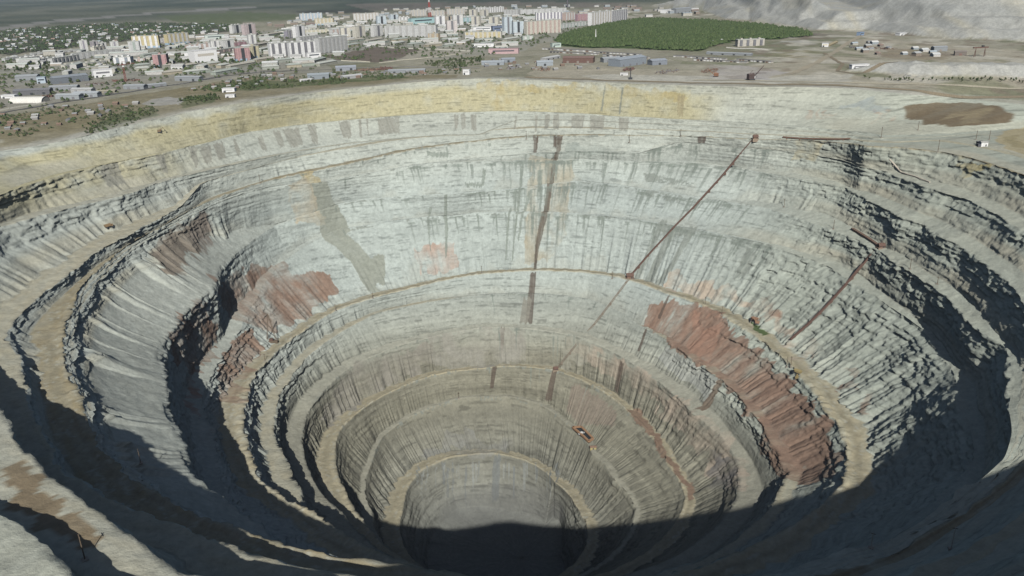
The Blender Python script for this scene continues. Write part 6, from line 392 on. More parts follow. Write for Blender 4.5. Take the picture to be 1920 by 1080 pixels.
# ---------------------------------------------------------------- the land round the pit: same bearings, rows going outward
step=[0,3,6,10,15]
while step[-1]<900: step.append(step[-1]+6.0)
while step[-1]<2300: step.append(step[-1]+9.0)
while step[-1]<29000: step.append(step[-1]*1.06)
D=np.array(step)[:,None]
GR=R[0][None,:]+D
GX=CX+GR*cs; GY=CY+GR*sn
def hills(x,y):
    h=np.zeros_like(x)
    for poly,top,slope,seed in HEAPS:
        P_=np.array(poly); m=(x>P_[:,0].min()-30)&(x<P_[:,0].max()+30)&(y>P_[:,1].min()-30)&(y<P_[:,1].max()+30)
        if not m.any(): continue
        xx,yy=x[m],y[m]; ins=inpoly(xx+9*n2(xx/40,yy/40,seed),yy+9*n2(xx/40,yy/40,seed+1),poly)
        d=np.full(xx.shape,1e9)
        for i_ in range(len(P_)):
            a=P_[i_]; b_=P_[(i_+1)%len(P_)]; ab=b_-a; L2=(ab**2).sum()
            t=np.clip(((xx-a[0])*ab[0]+(yy-a[1])*ab[1])/L2,0,1)
            d=np.minimum(d,np.hypot(xx-a[0]-t*ab[0],yy-a[1]-t*ab[1]))
        a_=top*.48/slope; wl=22+10*n2(xx/90,yy/90,seed+6); d=np.where(d<a_,d,np.maximum(a_,d-wl))   # a ledge half way up
        f=np.where(ins,np.minimum(d*slope*(1+.09*n2(xx/16,yy/60,seed+4))+.9*(1-2*np.abs(n2(xx/11,yy/60,seed+2)))-.4,top+1.2*n2(xx/60,yy/60,seed+3)),0)
        h[m]=np.maximum(h[m],0)+np.maximum(f,0)
    return h
def land(x,y):
    th=np.degrees(np.arctan2(y-CY,x-CX)); th=np.where(th<-90,th+360,th)
    d=np.maximum(np.hypot(x-CX,y-CY)-np.interp(th,TH,R[0]),0)
    z=np.interp(th,TH,Z[0])*np.exp(-d/260.)
    return z+(.9*n2(x/45,y/45,71)+.5*n2(x/17,y/17,72))*smooth(d,0,30)+hills(x,y)
GZ=land(GX,GY); GZ[0]=Zd[0]
def ground_cols(x,y):
    n_a=fbm(x/160,y/160,81,4); n_b=fbm(x/40,y/40,82,3); n_c=fbm(x/700,y/700,83,4)
    c=np.zeros(x.shape+(3,),np.float32); c[:]=(.29,.275,.21)
    c=mixc(c,(.37,.35,.29),np.clip(n_b*1.2,0,1))
    c=mixc(c,(.13,.135,.075),np.clip(n_a*1.5+n_b*.8+.05,0,1)*.7)
    far=np.hypot(x,y)
    tg=smooth(far,3600,5200)
    c=mixc(c,(.048,.066,.046),tg*np.clip(.9+n_c*.6,0,1))
    c=mixc(c,(.15,.16,.12),tg*np.clip(n_c*3-.9,0,1)*.7)
    for rgb,k,poly in LANDS:
        P_=np.array(poly); m=(x>P_[:,0].min()-60)&(x<P_[:,0].max()+60)&(y>P_[:,1].min()-60)&(y<P_[:,1].max()+60)
        if not m.any(): continue
        xx,yy=x[m],y[m]; sc_=min(14.,.012*np.hypot(xx,yy).mean())
        ins=inpoly(xx+sc_*n2(xx/35,yy/35,91),yy+sc_*n2(xx/35,yy/35,92),poly).astype(np.float32)
        c[m]=mixc(c[m],rgb,np.clip(ins*(k+.35*n_b[m]),0,1))
    hh=hills(x,y)
    rt=smooth(x,250,520)*(1-tg)*smooth(hh,3,0)
    c=mixc(c,(.15,.16,.09),rt*smooth(fbm(x/75,y/120,97,3),.12,.4)*.65)
    c=mixc(c,(.46,.44,.37),rt*smooth(fbm(x/60,y/80,98,3),.18,.42)*.7)
    c=mixc(c,(.20,.165,.125),rt*smooth(fbm(x/38,y/55,99,3),.22,.45)*.7)
    c=mixc(c,(.37,.375,.35),smooth(hh,.5,4)*(.9+.1*n_b))
    c=mixc(c,(.43,.40,.30),smooth(hh,.5,4)*np.clip(fbm(x/30,y/220,95,3)*1.6,0,1)*.6)
    c=mixc(c,(.25,.265,.26),smooth(hh,46,52)*(1-smooth(hh,64,70))*.3)
    return c
GC=ground_cols(GX,GY)
# pale dirt strip along the rim
rm=np.exp(-(D/26.0)**2)*(.75+.35*n2(AA[:1]/20,D/8,96))*smooth(TH,-95,-80)[None,:]
GC=mixc(GC,(.40,.395,.345),np.clip(rm,0,1))
GC[0]=GC[0]*.5+COL[0]*.5; COL[0]=GC[0]
gv=np.stack([GX,GY,GZ],-1)[::-1]
ground=link(bpy.data.objects.new('ground',grid_mesh('ground',gv,len(step),NT,M_SOIL,GC[::-1],np.stack([GX,GY],-1)[::-1])))
tag(ground,'wide dusty ground round the pit with dirt, grass and far woods','ground',kind='structure')
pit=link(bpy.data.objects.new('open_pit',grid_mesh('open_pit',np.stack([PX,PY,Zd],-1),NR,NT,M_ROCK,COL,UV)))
tag(pit,'vast round terraced open pit of pale rock with haul roads','pit',kind='structure')
# height of the finished surface, for whatever stands on it
def pit_point(th,row):
    j=np.interp(th,TH,np.arange(NT)); j0=int(j); j1=min(j0+1,NT-1); r0=int(row); r1=min(r0+1,NR-1)
    a,b=j-j0,row-r0
    def s(Q): return (Q[r0,j0]*(1-a)+Q[r0,j1]*a)*(1-b)+(Q[r1,j0]*(1-a)+Q[r1,j1]*a)*b
    return Vector((float(s(PX)),float(s(PY)),float(s(Zd))))
def land_z(x,y): return float(land(np.array([x]),np.array([y]))[0])
# ---------------------------------------------------------------- mesh builder and plain materials
class MB:
    def __init__(s): s.v=[]; s.f=[]; s.m=[]
    def add(s,vs,fs,m=0):
        k=len(s.v); s.v+=[tuple(q) for q in vs]; s.f+=[tuple(i+k for i in f) for f in fs]; s.m+=[m]*len(fs); return s
    def box(s,x0,x1,y0,y1,z0,z1,m=0):
        return s.add([(x0,y0,z0),(x1,y0,z0),(x1,y1,z0),(x0,y1,z0),(x0,y0,z1),(x1,y0,z1),(x1,y1,z1),(x0,y1,z1)],
            [(3,2,1,0),(4,5,6,7),(0,1,5,4),(1,2,6,5),(2,3,7,6),(3,0,4,7)],m)
    def tube(s,p,q,r0,r1=None,n=6,m=0):
        p,q=Vector(p),Vector(q); r1=r0 if r1 is None else r1; d=(q-p).normalized()
        a=d.orthogonal().normalized(); b=d.cross(a)
        vs=[p+(a*math.cos(t)+b*math.sin(t))*r0 for t in [2*math.pi*i/n for i in range(n)]]+[q+(a*math.cos(t)+b*math.sin(t))*r1 for t in [2*math.pi*i/n for i in range(n)]]
        return s.add(vs,[(i,(i+1)%n,n+(i+1)%n,n+i) for i in range(n)]+[tuple(range(n))[::-1],tuple(range(n,2*n))],m)
    def mesh(s,name,*mats):
        me=bpy.data.meshes.new(name); me.from_pydata(s.v,[],s.f)
        for q in mats: me.materials.append(q)
        me.polygons.foreach_set('material_index',s.m); me.update(); return me
    def build(s,name,mats,parent=None):
        mats=mats if isinstance(mats,(list,tuple)) else [mats]
        return link(bpy.data.objects.new(name,s.mesh(name,*mats)),parent)
_pm={}
def paint(rgb,rough=.9,metal=0,var=.18):
    k=(tuple(rgb),rough,metal)
    if k in _pm: return _pm[k]
    m,t,b=nodes('paint'); b.inputs['Roughness'].default_value=rough; b.inputs['Metallic'].default_value=metal
    tc=t.nodes.new('ShaderNodeTexCoord'); n=t.nodes.new('ShaderNodeTexNoise'); n.inputs['Scale'].default_value=.6; n.inputs['Detail'].default_value=5
    mr=t.nodes.new('ShaderNodeMapRange'); mr.inputs['From Min'].default_value=.3; mr.inputs['From Max'].default_value=.7; mr.inputs['To Min'].default_value=1-var; mr.inputs['To Max'].default_value=1+var*.6
    sc=t.nodes.new('ShaderNodeVectorMath'); sc.operation='SCALE'; sc.inputs[0].default_value=rgb
    t.links.new(tc.outputs['Object'],n.inputs['Vector']); t.links.new(n.outputs[0],mr.inputs['Value']); t.links.new(mr.outputs[0],sc.inputs['Scale']); t.links.new(sc.outputs[0],b.inputs['Base Color'])
    _pm[k]=m; return m
_fm={}
def facade(rgb,foot=None):
    """wall with rows of dark windows, storeys 2.9 m, bays 3.1 m, panel joints"""
    k=(tuple(rgb),foot)
    if k in _fm: return _fm[k]
    m,t,b=nodes('facade'); N=t.nodes.new; L=t.links.new
    tc=N('ShaderNodeTexCoord'); sp=N('ShaderNodeSeparateXYZ'); L(tc.outputs['Object'],sp.inputs[0])
    def mth(op,a,c=None):
        n=N('ShaderNodeMath'); n.operation=op
        for i,q in enumerate((a,c)):
            if q is None: continue
            if isinstance(q,(int,float)): n.inputs[i].default_value=q
            else: L(q,n.inputs[i])
        return n.outputs[0]
    u=mth('FRACT',mth('DIVIDE',mth('ADD',sp.outputs[0],sp.outputs[1]),3.1)); v=mth('FRACT',mth('DIVIDE',sp.outputs[2],2.9))
    win=mth('MULTIPLY',mth('MULTIPLY',mth('GREATER_THAN',u,.28),mth('LESS_THAN',u,.72)),mth('MULTIPLY',mth('GREATER_THAN',v,.34),mth('LESS_THAN',v,.80)))
    geo=N('ShaderNodeNewGeometry'); sn=N('ShaderNodeSeparateXYZ'); L(geo.outputs['Normal'],sn.inputs[0])
    win=mth('MULTIPLY',win,mth('LESS_THAN',sn.outputs[2],.5))
    nz=N('ShaderNodeTexNoise'); nz.inputs['Scale'].default_value=.25; nz.inputs['Detail'].default_value=5; L(tc.outputs['Object'],nz.inputs['Vector'])
    mr=N('ShaderNodeMapRange'); mr.inputs['From Min'].default_value=.3; mr.inputs['From Max'].default_value=.7; mr.inputs['To Min'].default_value=.82; mr.inputs['To Max'].default_value=1.08; L(nz.outputs[0],mr.inputs['Value'])
    sc=N('ShaderNodeVectorMath'); sc.operation='SCALE'; L(mr.outputs[0],sc.inputs['Scale'])
    if foot:
        mf=N('ShaderNodeMixRGB'); L(mth('LESS_THAN',sp.outputs[2],7.0),mf.inputs[0]); mf.inputs[1].default_value=(*rgb,1); mf.inputs[2].default_value=(*foot,1); L(mf.outputs[0],sc.inputs[0])
    else: sc.inputs[0].default_value=rgb
    mx=N('ShaderNodeMixRGB'); L(mth('MULTIPLY',win,.42),mx.inputs[0]); L(sc.outputs[0],mx.inputs[1]); mx.inputs[2].default_value=(.055,.065,.075,1)
    L(mx.outputs[0],b.inputs['Base Color'])
    _fm[k]=m; return m
M_ROOF=paint((.38,.38,.35)); M_ROOFP=paint((.47,.485,.44)); M_DARK=paint((.06,.065,.07)); M_GLASS=paint((.07,.085,.10),.3)

def thing(name,label,cat,loc,rz=0,group=None):
    o=link(bpy.data.objects.new(name,None)); o.empty_display_size=.1; o.location=loc; o.rotation_euler=(0,0,rz)
    return tag(o,label,cat,group)
def hip(mb,w,d,z,h,ov=.6,m=0):
    x,y=w/2+ov,ov; D=d+ov; r=max(w/2-d/2,w*.12)
    return mb.add([(-x,-y,z),(x,-y,z),(x,D,z),(-x,D,z),(-r,d/2,z+h),(r,d/2,z+h)],[(0,1,5,4),(1,2,5),(2,3,4,5),(3,0,4),(3,2,1,0)],m)
def gable(mb,w,d,z,h,ov=.5,m=0):
    x=w/2+ov
    return mb.add([(-x,-ov,z),(x,-ov,z),(x,d+ov,z),(-x,d+ov,z),(-x,d/2,z+h),(x,d/2,z+h)],[(0,1,5,4),(2,3,4,5),(1,2,5),(3,0,4),(3,2,1,0)],m)

def put_building(kind,label,a,b,h,dep,col,acc,seed):
    def soft(c):
        g=sum(c)/3; return tuple(round(g+(q-g)*.62,3) for q in c)
    if kind!='low': col=soft(col); acc=soft(acc)
    if kind=='shed': col=tuple(q*.72 for q in col)
    rd=random.Random(seed)
    ax,ay=a; bx,by=b; mx,my=(ax+bx)/2,(ay+by)/2; w=max(math.hypot(bx-ax,by-ay),4); rz=math.atan2(by-ay,bx-ax)
    z=min(land_z(ax,ay),land_z(bx,by),land_z(mx,my))-.3
    loc=(mx,my,z)
    if kind in('tower','slab'):
        t=thing('apartment_tower' if kind=='tower' else 'apartment_block',label,'apartment tower' if kind=='tower' else 'apartment block',loc,rz)
        yel=col[0]>col[2]*1.5 and h>22
        MB().box(-w/2,w/2,0,dep,0,h).build('wall',facade(col,(.38,.50,.60) if yel else None),t)
        rf=MB().box(-w/2-.3,w/2+.3,-.3,dep+.3,h+.003,h+.9).build('roof',M_ROOFP,t)
        for q in range(1 if w<35 else 3):
            x=(-.5+(q+.5)/(1 if w<35 else 3))*w; MB().box(x-2.4,x+2.4,dep*.3,dep*.7,h+.9,h+3.2).build('lift_house',facade(col) if h>30 else paint(col),rf)
        if h<6: return t
        if kind=='tower':
            MB().box(-w*.10,w*.13,-.35,.5,.4,h-.8).build('stair_bay',paint(acc) if sum(acc)<1.2 else M_DARK,t)
            for s in(-1,1):
                MB().box(s*w*.34-w*.08,s*w*.34+w*.08,-1.1,-.003,2.5,h-1.2).build('balcony_stack',facade(tuple(min(c*1.08,.85) for c in col)),t)
        else:
            n=max(2,min(8,int(w/13)))
            for q in range(n):
                x=-w/2+(q+.5)*w/n; bw=min(3.2,w/n*.26)
                MB().box(x-bw,x+bw,-1.2,-.003,2.2,h-.6).build('balcony_stack',facade(acc) ,t)
        return t
    if kind=='hall':
        t=thing('hall_building',label,'building',loc,rz)
        MB().box(-w/2,w/2,0,dep,0,h).build('wall',paint(col),t)
        MB().box(-w/2-.4,w/2+.4,-.4,dep+.4,h+.003,h+.7).build('roof',paint(tuple(c*.8 for c in col)),t)
        MB().box(-w*.36,w*.36,-.15,-.003,h*.52,h*.74).build('window_band',paint(acc) if sum(acc)<1.6 else M_GLASS,t)
        MB().box(-w*.40,-w*.40+min(4,w*.25),-.15,-.003,.2,min(h*.45,4)).build('door',M_DARK,t)
        return t
    if kind=='shed':
        t=thing('metal_shed',label,'shed',loc,rz); rh=min(3.2,dep*.16)
        w_=MB().box(-w/2,w/2,0,dep,0,h)
        w_.build('wall',paint(col,.6),t)
        gable(MB(),w,dep,h+.003,rh).build('roof',paint(tuple(min(.7,c*1.18+.03) for c in col),.5),t)
        for q in range(max(1,min(4,int(w/18)))):
            x=-w/2+(q+.5)*w/max(1,min(4,int(w/18))); MB().box(x-2.2,x+2.2,-.2,-.003,.1,min(h*.7,4.5)).build('gate',paint(acc) if sum(acc)<.8 else M_DARK,t)
        return t
    if kind=='low':
        t=thing('wooden_barrack',label[0],'house',loc,rz,label[1])
        c=[(.40,.40,.33),(.36,.38,.33),(.44,.40,.30),(.38,.42,.36)][acc%4]
        MB().box(-w/2,w/2,0,dep,0,h).build('wall',facade(c),t)
        r=hip(MB(),w,dep,h+.003,3.0,.8).build('roof',[M_ROOFP,paint((.37,.40,.36)),paint((.42,.40,.34))][acc%3],t)
        MB().box(w*.1,w*.1+1.2,dep*.45,dep*.45+1.2,h+1.5,h+4.2).build('chimney',paint((.34,.24,.2)),r)
        return t
    if kind=='arch':
        t=thing('tent_hangar',label,'hangar',loc,rz); n=12
        vs=[];fs=[]
        for i in range(n+1):
            an=math.pi*i/n; y=dep/2-dep/2*math.cos(an); zz_=h*math.sin(an)
            vs+=[(-w/2,y,zz_),(w/2,y,zz_)]
        for i in range(n): fs.append((2*i,2*i+1,2*i+3,2*i+2))
        MB().add(vs,fs).build('cover',paint(col),t)
        MB().add([(w/2-.4,dep/2-dep/2*math.cos(math.pi*i/n),h*math.sin(math.pi*i/n)) for i in range(n+1)],[tuple(range(n+1))]).build('end_wall',paint((.5,.48,.42)),t)
        MB().add([(-w/2+.4,dep/2-dep/2*math.cos(math.pi*i/n),h*math.sin(math.pi*i/n)) for i in range(n+1)],[tuple(range(n+1))]).build('end_wall',paint((.5,.48,.42)),t)
        MB().box(-.5,.5,-.1,dep+.1,0,.6).build('seam',M_DARK,t)
        return t
def low_label(mx,my):
    if my<1560 and mx<-560: return ('two storey wooden house with a pale hipped roof between the left yards and the theatre','low wooden houses near the left yards')
    if mx<-330 and my<1750: return ('two storey wooden house with a pale hipped roof in front of the white finned blocks','low wooden houses before the finned blocks')
    if mx>-330: return ('two storey wooden house with a pale hipped roof in the rows behind the brown field','low wooden houses behind the field')
    return ('two storey wooden house with a pale hipped roof left of the mauve block','low wooden houses left of the mauve block')
for i,(kind,label,a,b,h,dep,col,acc) in enumerate(BUILD):
    if kind=='low': label=low_label((a[0]+b[0])/2,(a[1]+b[1])/2)
    put_building(kind,label,a,b,h,dep,col,acc,i)

# ---------------------------------------------------------------- roads and fences
def strip(name,pts,wd,m,lift,lab,kind='structure',cat=None):
    P_=[]
    for i in range(len(pts)-1):
        a,b=Vector(pts[i]),Vector(pts[i+1]); n=max(1,int((b-a).length/6))
        P_+=[a.lerp(b,q/n) for q in range(n)]
    P_.append(Vector(pts[-1])); vs=[]
    for i,p in enumerate(P_):
        d=(P_[min(i+3,len(P_)-1)]-P_[max(i-3,0)]).normalized(); nrm=Vector((-d.y,d.x))
        for s in(-1,-.33,.33,1):
            q=p+nrm*s*wd/2*(1+.08*math.sin(i*.7+s)); vs.append((q.x,q.y,land_z(q.x,q.y)+lift))
    me=grid_mesh(name,np.array(vs),len(P_),4,m)
    if me.polygons[0].normal.z<0: me.flip_normals()
    return tag(link(bpy.data.objects.new(name,me)),lab,cat,None,kind)
for lab,wd,c,pts in ROADS: strip('road',pts,wd,paint(c,.9,0,.3),.45,lab)
for lab,h,c,pts in FENCES:
    t=thing('boundary_wall',lab,'wall',(*pts[0],land_z(*pts[0])))
    mb=MB(); pst=MB(); o=Vector((*pts[0],land_z(*pts[0])))
    for i in range(len(pts)-1):
        a,b=Vector(pts[i]),Vector(pts[i+1]); L_=(b-a).length; n=max(1,int(L_/14)); d=(b-a).normalized(); s=Vector((-d.y,d.x))*.35
        for q in range(n):
            p0,p1=a.lerp(b,q/n),a.lerp(b,(q+1)/n-.02/n); z0,z1=land_z(*p0)-.4,land_z(*p1)-.4
            mb.add([Vector((*(p0-s),z0))-o,Vector((*(p1-s),z1))-o,Vector((*(p1+s),z1))-o,Vector((*(p0+s),z0))-o,Vector((*(p0-s),z0+h))-o,Vector((*(p1-s),z1+h))-o,Vector((*(p1+s),z1+h))-o,Vector((*(p0+s),z0+h))-o],
                [(3,2,1,0),(4,5,6,7),(0,1,5,4),(1,2,6,5),(2,3,7,6),(3,0,4,7)])
            pst.add([Vector((p0.x+dx*.5,p0.y+dy*.5,z0+dz))-o for dz in(0,h+.3) for dx,dy in((-1,-1),(1,-1),(1,1),(-1,1))],[(0,1,5,4),(1,2,6,5),(2,3,7,6),(3,0,4,7),(4,5,6,7)])
    mb.build('wall_panel',paint(c),t); pst.build('pillar_row',paint(tuple(x*.9 for x in c)),t)

# ---------------------------------------------------------------- small houses, one object each
def rand_in(poly,rd):
    P_=np.array(poly); x0,y0=P_.min(0); x1,y1=P_.max(0)
    while True:
        x,y=rd.uniform(x0,x1),rd.uniform(y0,y1)
        if inpoly(np.array([x]),np.array([y]),poly)[0]: return x,y
protos={}
TAKEN=[((1-f)*a[0]+f*b[0],(1-f)*a[1]+f*b[1]+8,24) for k,l,a,b,h,d,c_,ac in BUILD for f in (0,.33,.67,1)]
def small_proto(kind,i):
    k=(kind,i)
    if k in protos: return protos[k]
    rd=random.Random(i*7+len(kind)); mb=MB()
    big=kind=='small_building'
    w=rd.uniform(9,14)*(2.6 if big else 1); d=rd.uniform(8,11)*(1.5 if big else 1); h=rd.uniform(3.2,5)*(1.9 if big else 1)
    if kind=='town_house': w=rd.uniform(20,42); d=rd.uniform(11,15); h=rd.uniform(4,9)
    wc=[(.42,.40,.35),(.30,.25,.20),(.36,.40,.42),(.50,.48,.42),(.24,.20,.17),(.62,.60,.56)][i%6]
    rc=[(.40,.41,.40),(.30,.31,.32),(.55,.56,.55),(.34,.25,.21),(.38,.43,.46),(.62,.62,.60)][(i*5+1)%6]
    if kind=='shack': wc=[(.22,.21,.2),(.2,.15,.12),(.3,.29,.27)][i%3]; rc=[(.30,.31,.31),(.24,.17,.13),(.40,.40,.38),(.2,.21,.22)][i%4]
    if kind=='town_house': wc=[(.50,.48,.42),(.44,.45,.41),(.56,.55,.52),(.48,.43,.36),(.62,.62,.6),(.40,.44,.42)][i%6]; rc=[(.52,.53,.49),(.58,.59,.57),(.48,.51,.47),(.68,.68,.66),(.46,.46,.44),(.54,.53,.47)][i%6]
    mb.box(-w/2,w/2,0,d,-.5,h,0); gable(mb,w,d,h+.003,2.6 if not big else 1.5,.5,1)
    protos[k]=mb.mesh(kind,facade(wc) if kind!='shack' else paint(wc),paint(rc)); return protos[k]
for si,(name,lab,grp,poly) in enumerate(SMALLS):
    rd=random.Random(si+40); n={'wooden_house':235,'small_building':120,'town_house':285,'shack':[0,0,0,46,22,0,26][si],'cabin':16}[name]
    done=[]
    for q in range(n):
        for _ in range(12):
            x,y=rand_in(poly,rd)
            if name=='town_house' and not all((x-a)**2+(y-b)**2>rr*rr for a,b,rr in TAKEN): continue
            if all((x-a)**2+(y-b)**2>(34 if name=='town_house' else 18 if name!='small_building' else 45)**2 for a,b in done): break
        done.append((x,y))
        o=link(bpy.data.objects.new(name,small_proto(name,q%6))); o.location=(x,y,land_z(x,y)); o.rotation_euler=(0,0,rd.choice([.2,.25,1.75,.1])+rd.uniform(-.15,.15)); s=rd.uniform(.8,1.25)*(.62 if name=='shack' else 1); o.scale=(s,s,s)
        tag(o,lab,{'wooden_house':'house','small_building':'building','shack':'shed','cabin':'cabin','town_house':'building'}[name],grp)

# ---------------------------------------------------------------- trees
def leaf_mat(rgb):
    m,t,b=nodes('leaves'); tc=t.nodes.new('ShaderNodeTexCoord'); n=t.nodes.new('ShaderNodeTexNoise'); n.inputs['Scale'].default_value=.5; n.inputs['Detail'].default_value=4
    cr=t.nodes.new('ShaderNodeValToRGB'); cr.color_ramp.elements[0].position=.35; cr.color_ramp.elements[1].position=.68
    cr.color_ramp.elements[0].color=(rgb[0]*.6,rgb[1]*.65,rgb[2]*.6,1); cr.color_ramp.elements[1].color=(rgb[0]*1.4,rgb[1]*1.3,rgb[2]*1.2,1)
    t.links.new(tc.outputs['Object'],n.inputs['Vector']); t.links.new(n.outputs[0],cr.inputs[0]); t.links.new(cr.outputs[0],b.inputs['Base Color']); return m
M_LEAF=[leaf_mat((.085,.12,.05)),leaf_mat((.065,.10,.045)),leaf_mat((.11,.135,.06))]; M_BARK=paint((.16,.13,.10))
def crown_faces(mb,rd,c,r,n,m,sz):
    for q in range(n):
        d=Vector((rd.gauss(0,1),rd.gauss(0,1),rd.gauss(0,1))).normalized()*r*rd.uniform(.55,1.05); p=Vector(c)+Vector((d.x,d.y,d.z*1.05))
        a=Vector((rd.gauss(0,1),rd.gauss(0,1),rd.gauss(0,.6))).normalized(); b=a.cross(d.normalized()+Vector((.01,.02,.3))).normalized()
        s=sz*rd.uniform(.6,1.3)
        mb.add([p-a*s-b*s*.7,p+a*s-b*s*.5,p+a*s*.8+b*s*.7,p-a*s*.7+b*s*.8],[(0,1,2,3)],m)
tree_p=[]
for i in range(6):
    rd=random.Random(i+3); mb=MB(); h=1.0
    mb.tube((0,0,-.05),(.02,.01,.55),.03,.015,5,0)
    for q in range(4):
        an=q*1.6+rd.random(); mb.tube((.01,0,.3+.06*q),(.2*math.cos(an),.2*math.sin(an),.52+.08*q),.012,.005,4,0)
    for q in range(7):
        an=rd.uniform(0,6.3); rr=rd.uniform(.02,.24)
        crown_faces(mb,rd,(rr*math.cos(an),rr*math.sin(an),rd.uniform(.38,.86)),rd.uniform(.13,.22),24,1,.06)
    tree_p.append(mb.mesh('tree',M_BARK,M_LEAF[i%3]))
for ti,(name,lab,grp,(hh,num),poly) in enumerate(TREES):
    rd=random.Random(ti+90)
    for q in range(num):
        x,y=rand_in(poly,rd); s=hh*rd.uniform(.7,1.3)
        o=link(bpy.data.objects.new(name,tree_p[rd.randrange(6)])); o.location=(x,y,land_z(x,y)); o.scale=(s*rd.uniform(.9,1.3),s*rd.uniform(.9,1.3),s); o.rotation_euler=(0,0,rd.uniform(0,6.28))
        tag(o,lab,'tree',grp)
# woods and scrub nobody could count
def clump_field(name,polys,num,hlo,hhi,mats,lab,cat,seed,wide=.55):
    rs_=np.random.RandomState(seed); P_=np.vstack([np.array(p) for p,_ in polys]); V=[];F_=[]
    tot=sum(k for _,k in polys); base_v=np.array([(1,0,.35),(.3,.95,.3),(-.8,.6,.38),(-.8,-.6,.3),(.3,-.95,.36),(.5,.5,.72),(-.5,.4,.78),(-.1,-.6,.74),(0,0,1)])
    fcs=np.array([(0,1,5),(1,2,6),(1,6,5),(2,3,6),(3,7,6),(3,4,7),(4,0,7),(0,5,7),(5,6,8),(6,7,8),(7,5,8)])
    for poly,share in polys:
        n=int(num*share/tot); A_=np.array(poly); x0,y0=A_.min(0); x1,y1=A_.max(0); xs=[];ys=[]
        while len(xs)<n:
            x=rs_.uniform(x0,x1,4000); y=rs_.uniform(y0,y1,4000); ok=inpoly(x,y,poly)&((n2(x/38,y/38,seed+60)+.5*n2(x/14,y/14,seed+61))<(.72 if name=='dense_wood' else .25)); xs+=list(x[ok]); ys+=list(y[ok])
        xs=np.array(xs[:n]); ys=np.array(ys[:n]); zs=land(xs,ys); h=rs_.uniform(hlo,hhi,n); wv=h*wide*rs_.uniform(.6,1.1,n)
        an=rs_.uniform(0,6.28,n)
        jit=rs_.uniform(.7,1.3,(n,9,3))
        b=base_v[None]*jit
        X=xs[:,None]+(b[...,0]*np.cos(an)[:,None]-b[...,1]*np.sin(an)[:,None])*wv[:,None]; Y=ys[:,None]+(b[...,0]*np.sin(an)[:,None]+b[...,1]*np.cos(an)[:,None])*wv[:,None]; Z_=zs[:,None]+b[...,2]*h[:,None]
        k=sum(len(q) for q in V); V.append(np.stack([X,Y,Z_],-1).reshape(-1,3)); F_.append((np.arange(n)[:,None,None]*9+fcs[None]).reshape(-1,3)+k)
    V=np.vstack(V); F_=np.vstack(F_).astype(np.int32)
    me=bpy.data.meshes.new(name); me.vertices.add(len(V)); me.vertices.foreach_set('co',V.astype(np.float32).ravel())
    me.loops.add(F_.size); me.loops.foreach_set('vertex_index',F_.ravel()); me.polygons.add(len(F_)); me.polygons.foreach_set('loop_start',np.arange(0,F_.size,3,dtype=np.int32)); 
    for q in mats: me.materials.append(q)
    me.polygons.foreach_set('material_index',np.repeat(rs_.randint(0,len(mats),len(F_)//11),11).astype(np.int32)); me.update(calc_edges=True)
    return tag(link(bpy.data.objects.new(name,me)),lab,cat,None,'stuff')
WM=[leaf_mat((.066,.10,.042)),leaf_mat((.075,.112,.046)),leaf_mat((.088,.122,.054))]
clump_field('dense_wood',[(WOOD,1)],10500,6,10,WM,'dense bright green wood filling the wedge at the right of town','wood',1)
SC=[M_LEAF[1],leaf_mat((.08,.10,.045)),leaf_mat((.07,.085,.05))]
clump_field('scrub',[(SMALLS[3][3],260),(SMALLS[6][3],130),(TREES[0][4],60),(TREES[1][4],70),(LANDS[3][2],200),(TREES[7][4],160)],2000,1.2,3.6,SC,'low green scrub along the strip between town and pit','scrub',2,.9)
clump_field('town_greenery',[(LANDS[6][2],1200),(LANDS[5][2],150)],3600,3,6.5,SC,'scattered green bushes and trees between the town blocks','greenery',3,.8)
clump_field('suburb_greenery',[(SMALLS[1][3],1)],3200,5,10,[M_LEAF[1],leaf_mat((.05,.07,.045)),leaf_mat((.06,.075,.05))],'dark trees filling the gaps of the upper left suburb','greenery',4,.7)
# ---------------------------------------------------------------- poles on the ledges
M_WOOD=paint((.16,.125,.09)); M_RUST=paint((.15,.095,.075),.8); M_RUST2=paint((.22,.145,.105),.8); M_STEEL=paint((.42,.42,.40),.5); M_YEL=paint((.60,.42,.06),.5); M_WHITE=paint((.75,.75,.72))
POLE_LABELS=['pole beside the upper left haul road below the yellow wall','pole at the lip of the upper haul road in mid picture','pole on the ledge right of the striped far wall','pole on the ledge above the dark chute at the right','tall pole on the lip of the right plateau','pole with a low plinth by the end of the rusty pipe trestle','pole on the stony ledge right of the rusty hoist head','pole farther down that stony right ledge','pole on the middle road above the rusty chute','pole on the middle road left of the hoist station','pole at the bend of the middle road above the red wall foot','pole beside the middle road below the big red patch','pole on the thin ledge at the left of the dark lower chute','first pole along the right of the middle road, above the red scree','second pole along the right of the middle road, above the red scree','left pole of the pair beside the yellow machines','right pole of the pair beside the yellow machines','lone pole in the shade left of the wide scree','pole in the shade above the lower left muddy ledge','pale pole in the bottom right shade, the left one','taller pale pole in the bottom right shade, the right one','pole on the thin ledge below the middle road at left','pole on the upper road between the two rusty stains and the hoist','pole near the head of the long hoist, left of it','right pole of the pair by the white plateau hut','left pole of the pair by the white plateau hut','pole on the pale heap left of the white plateau hut']
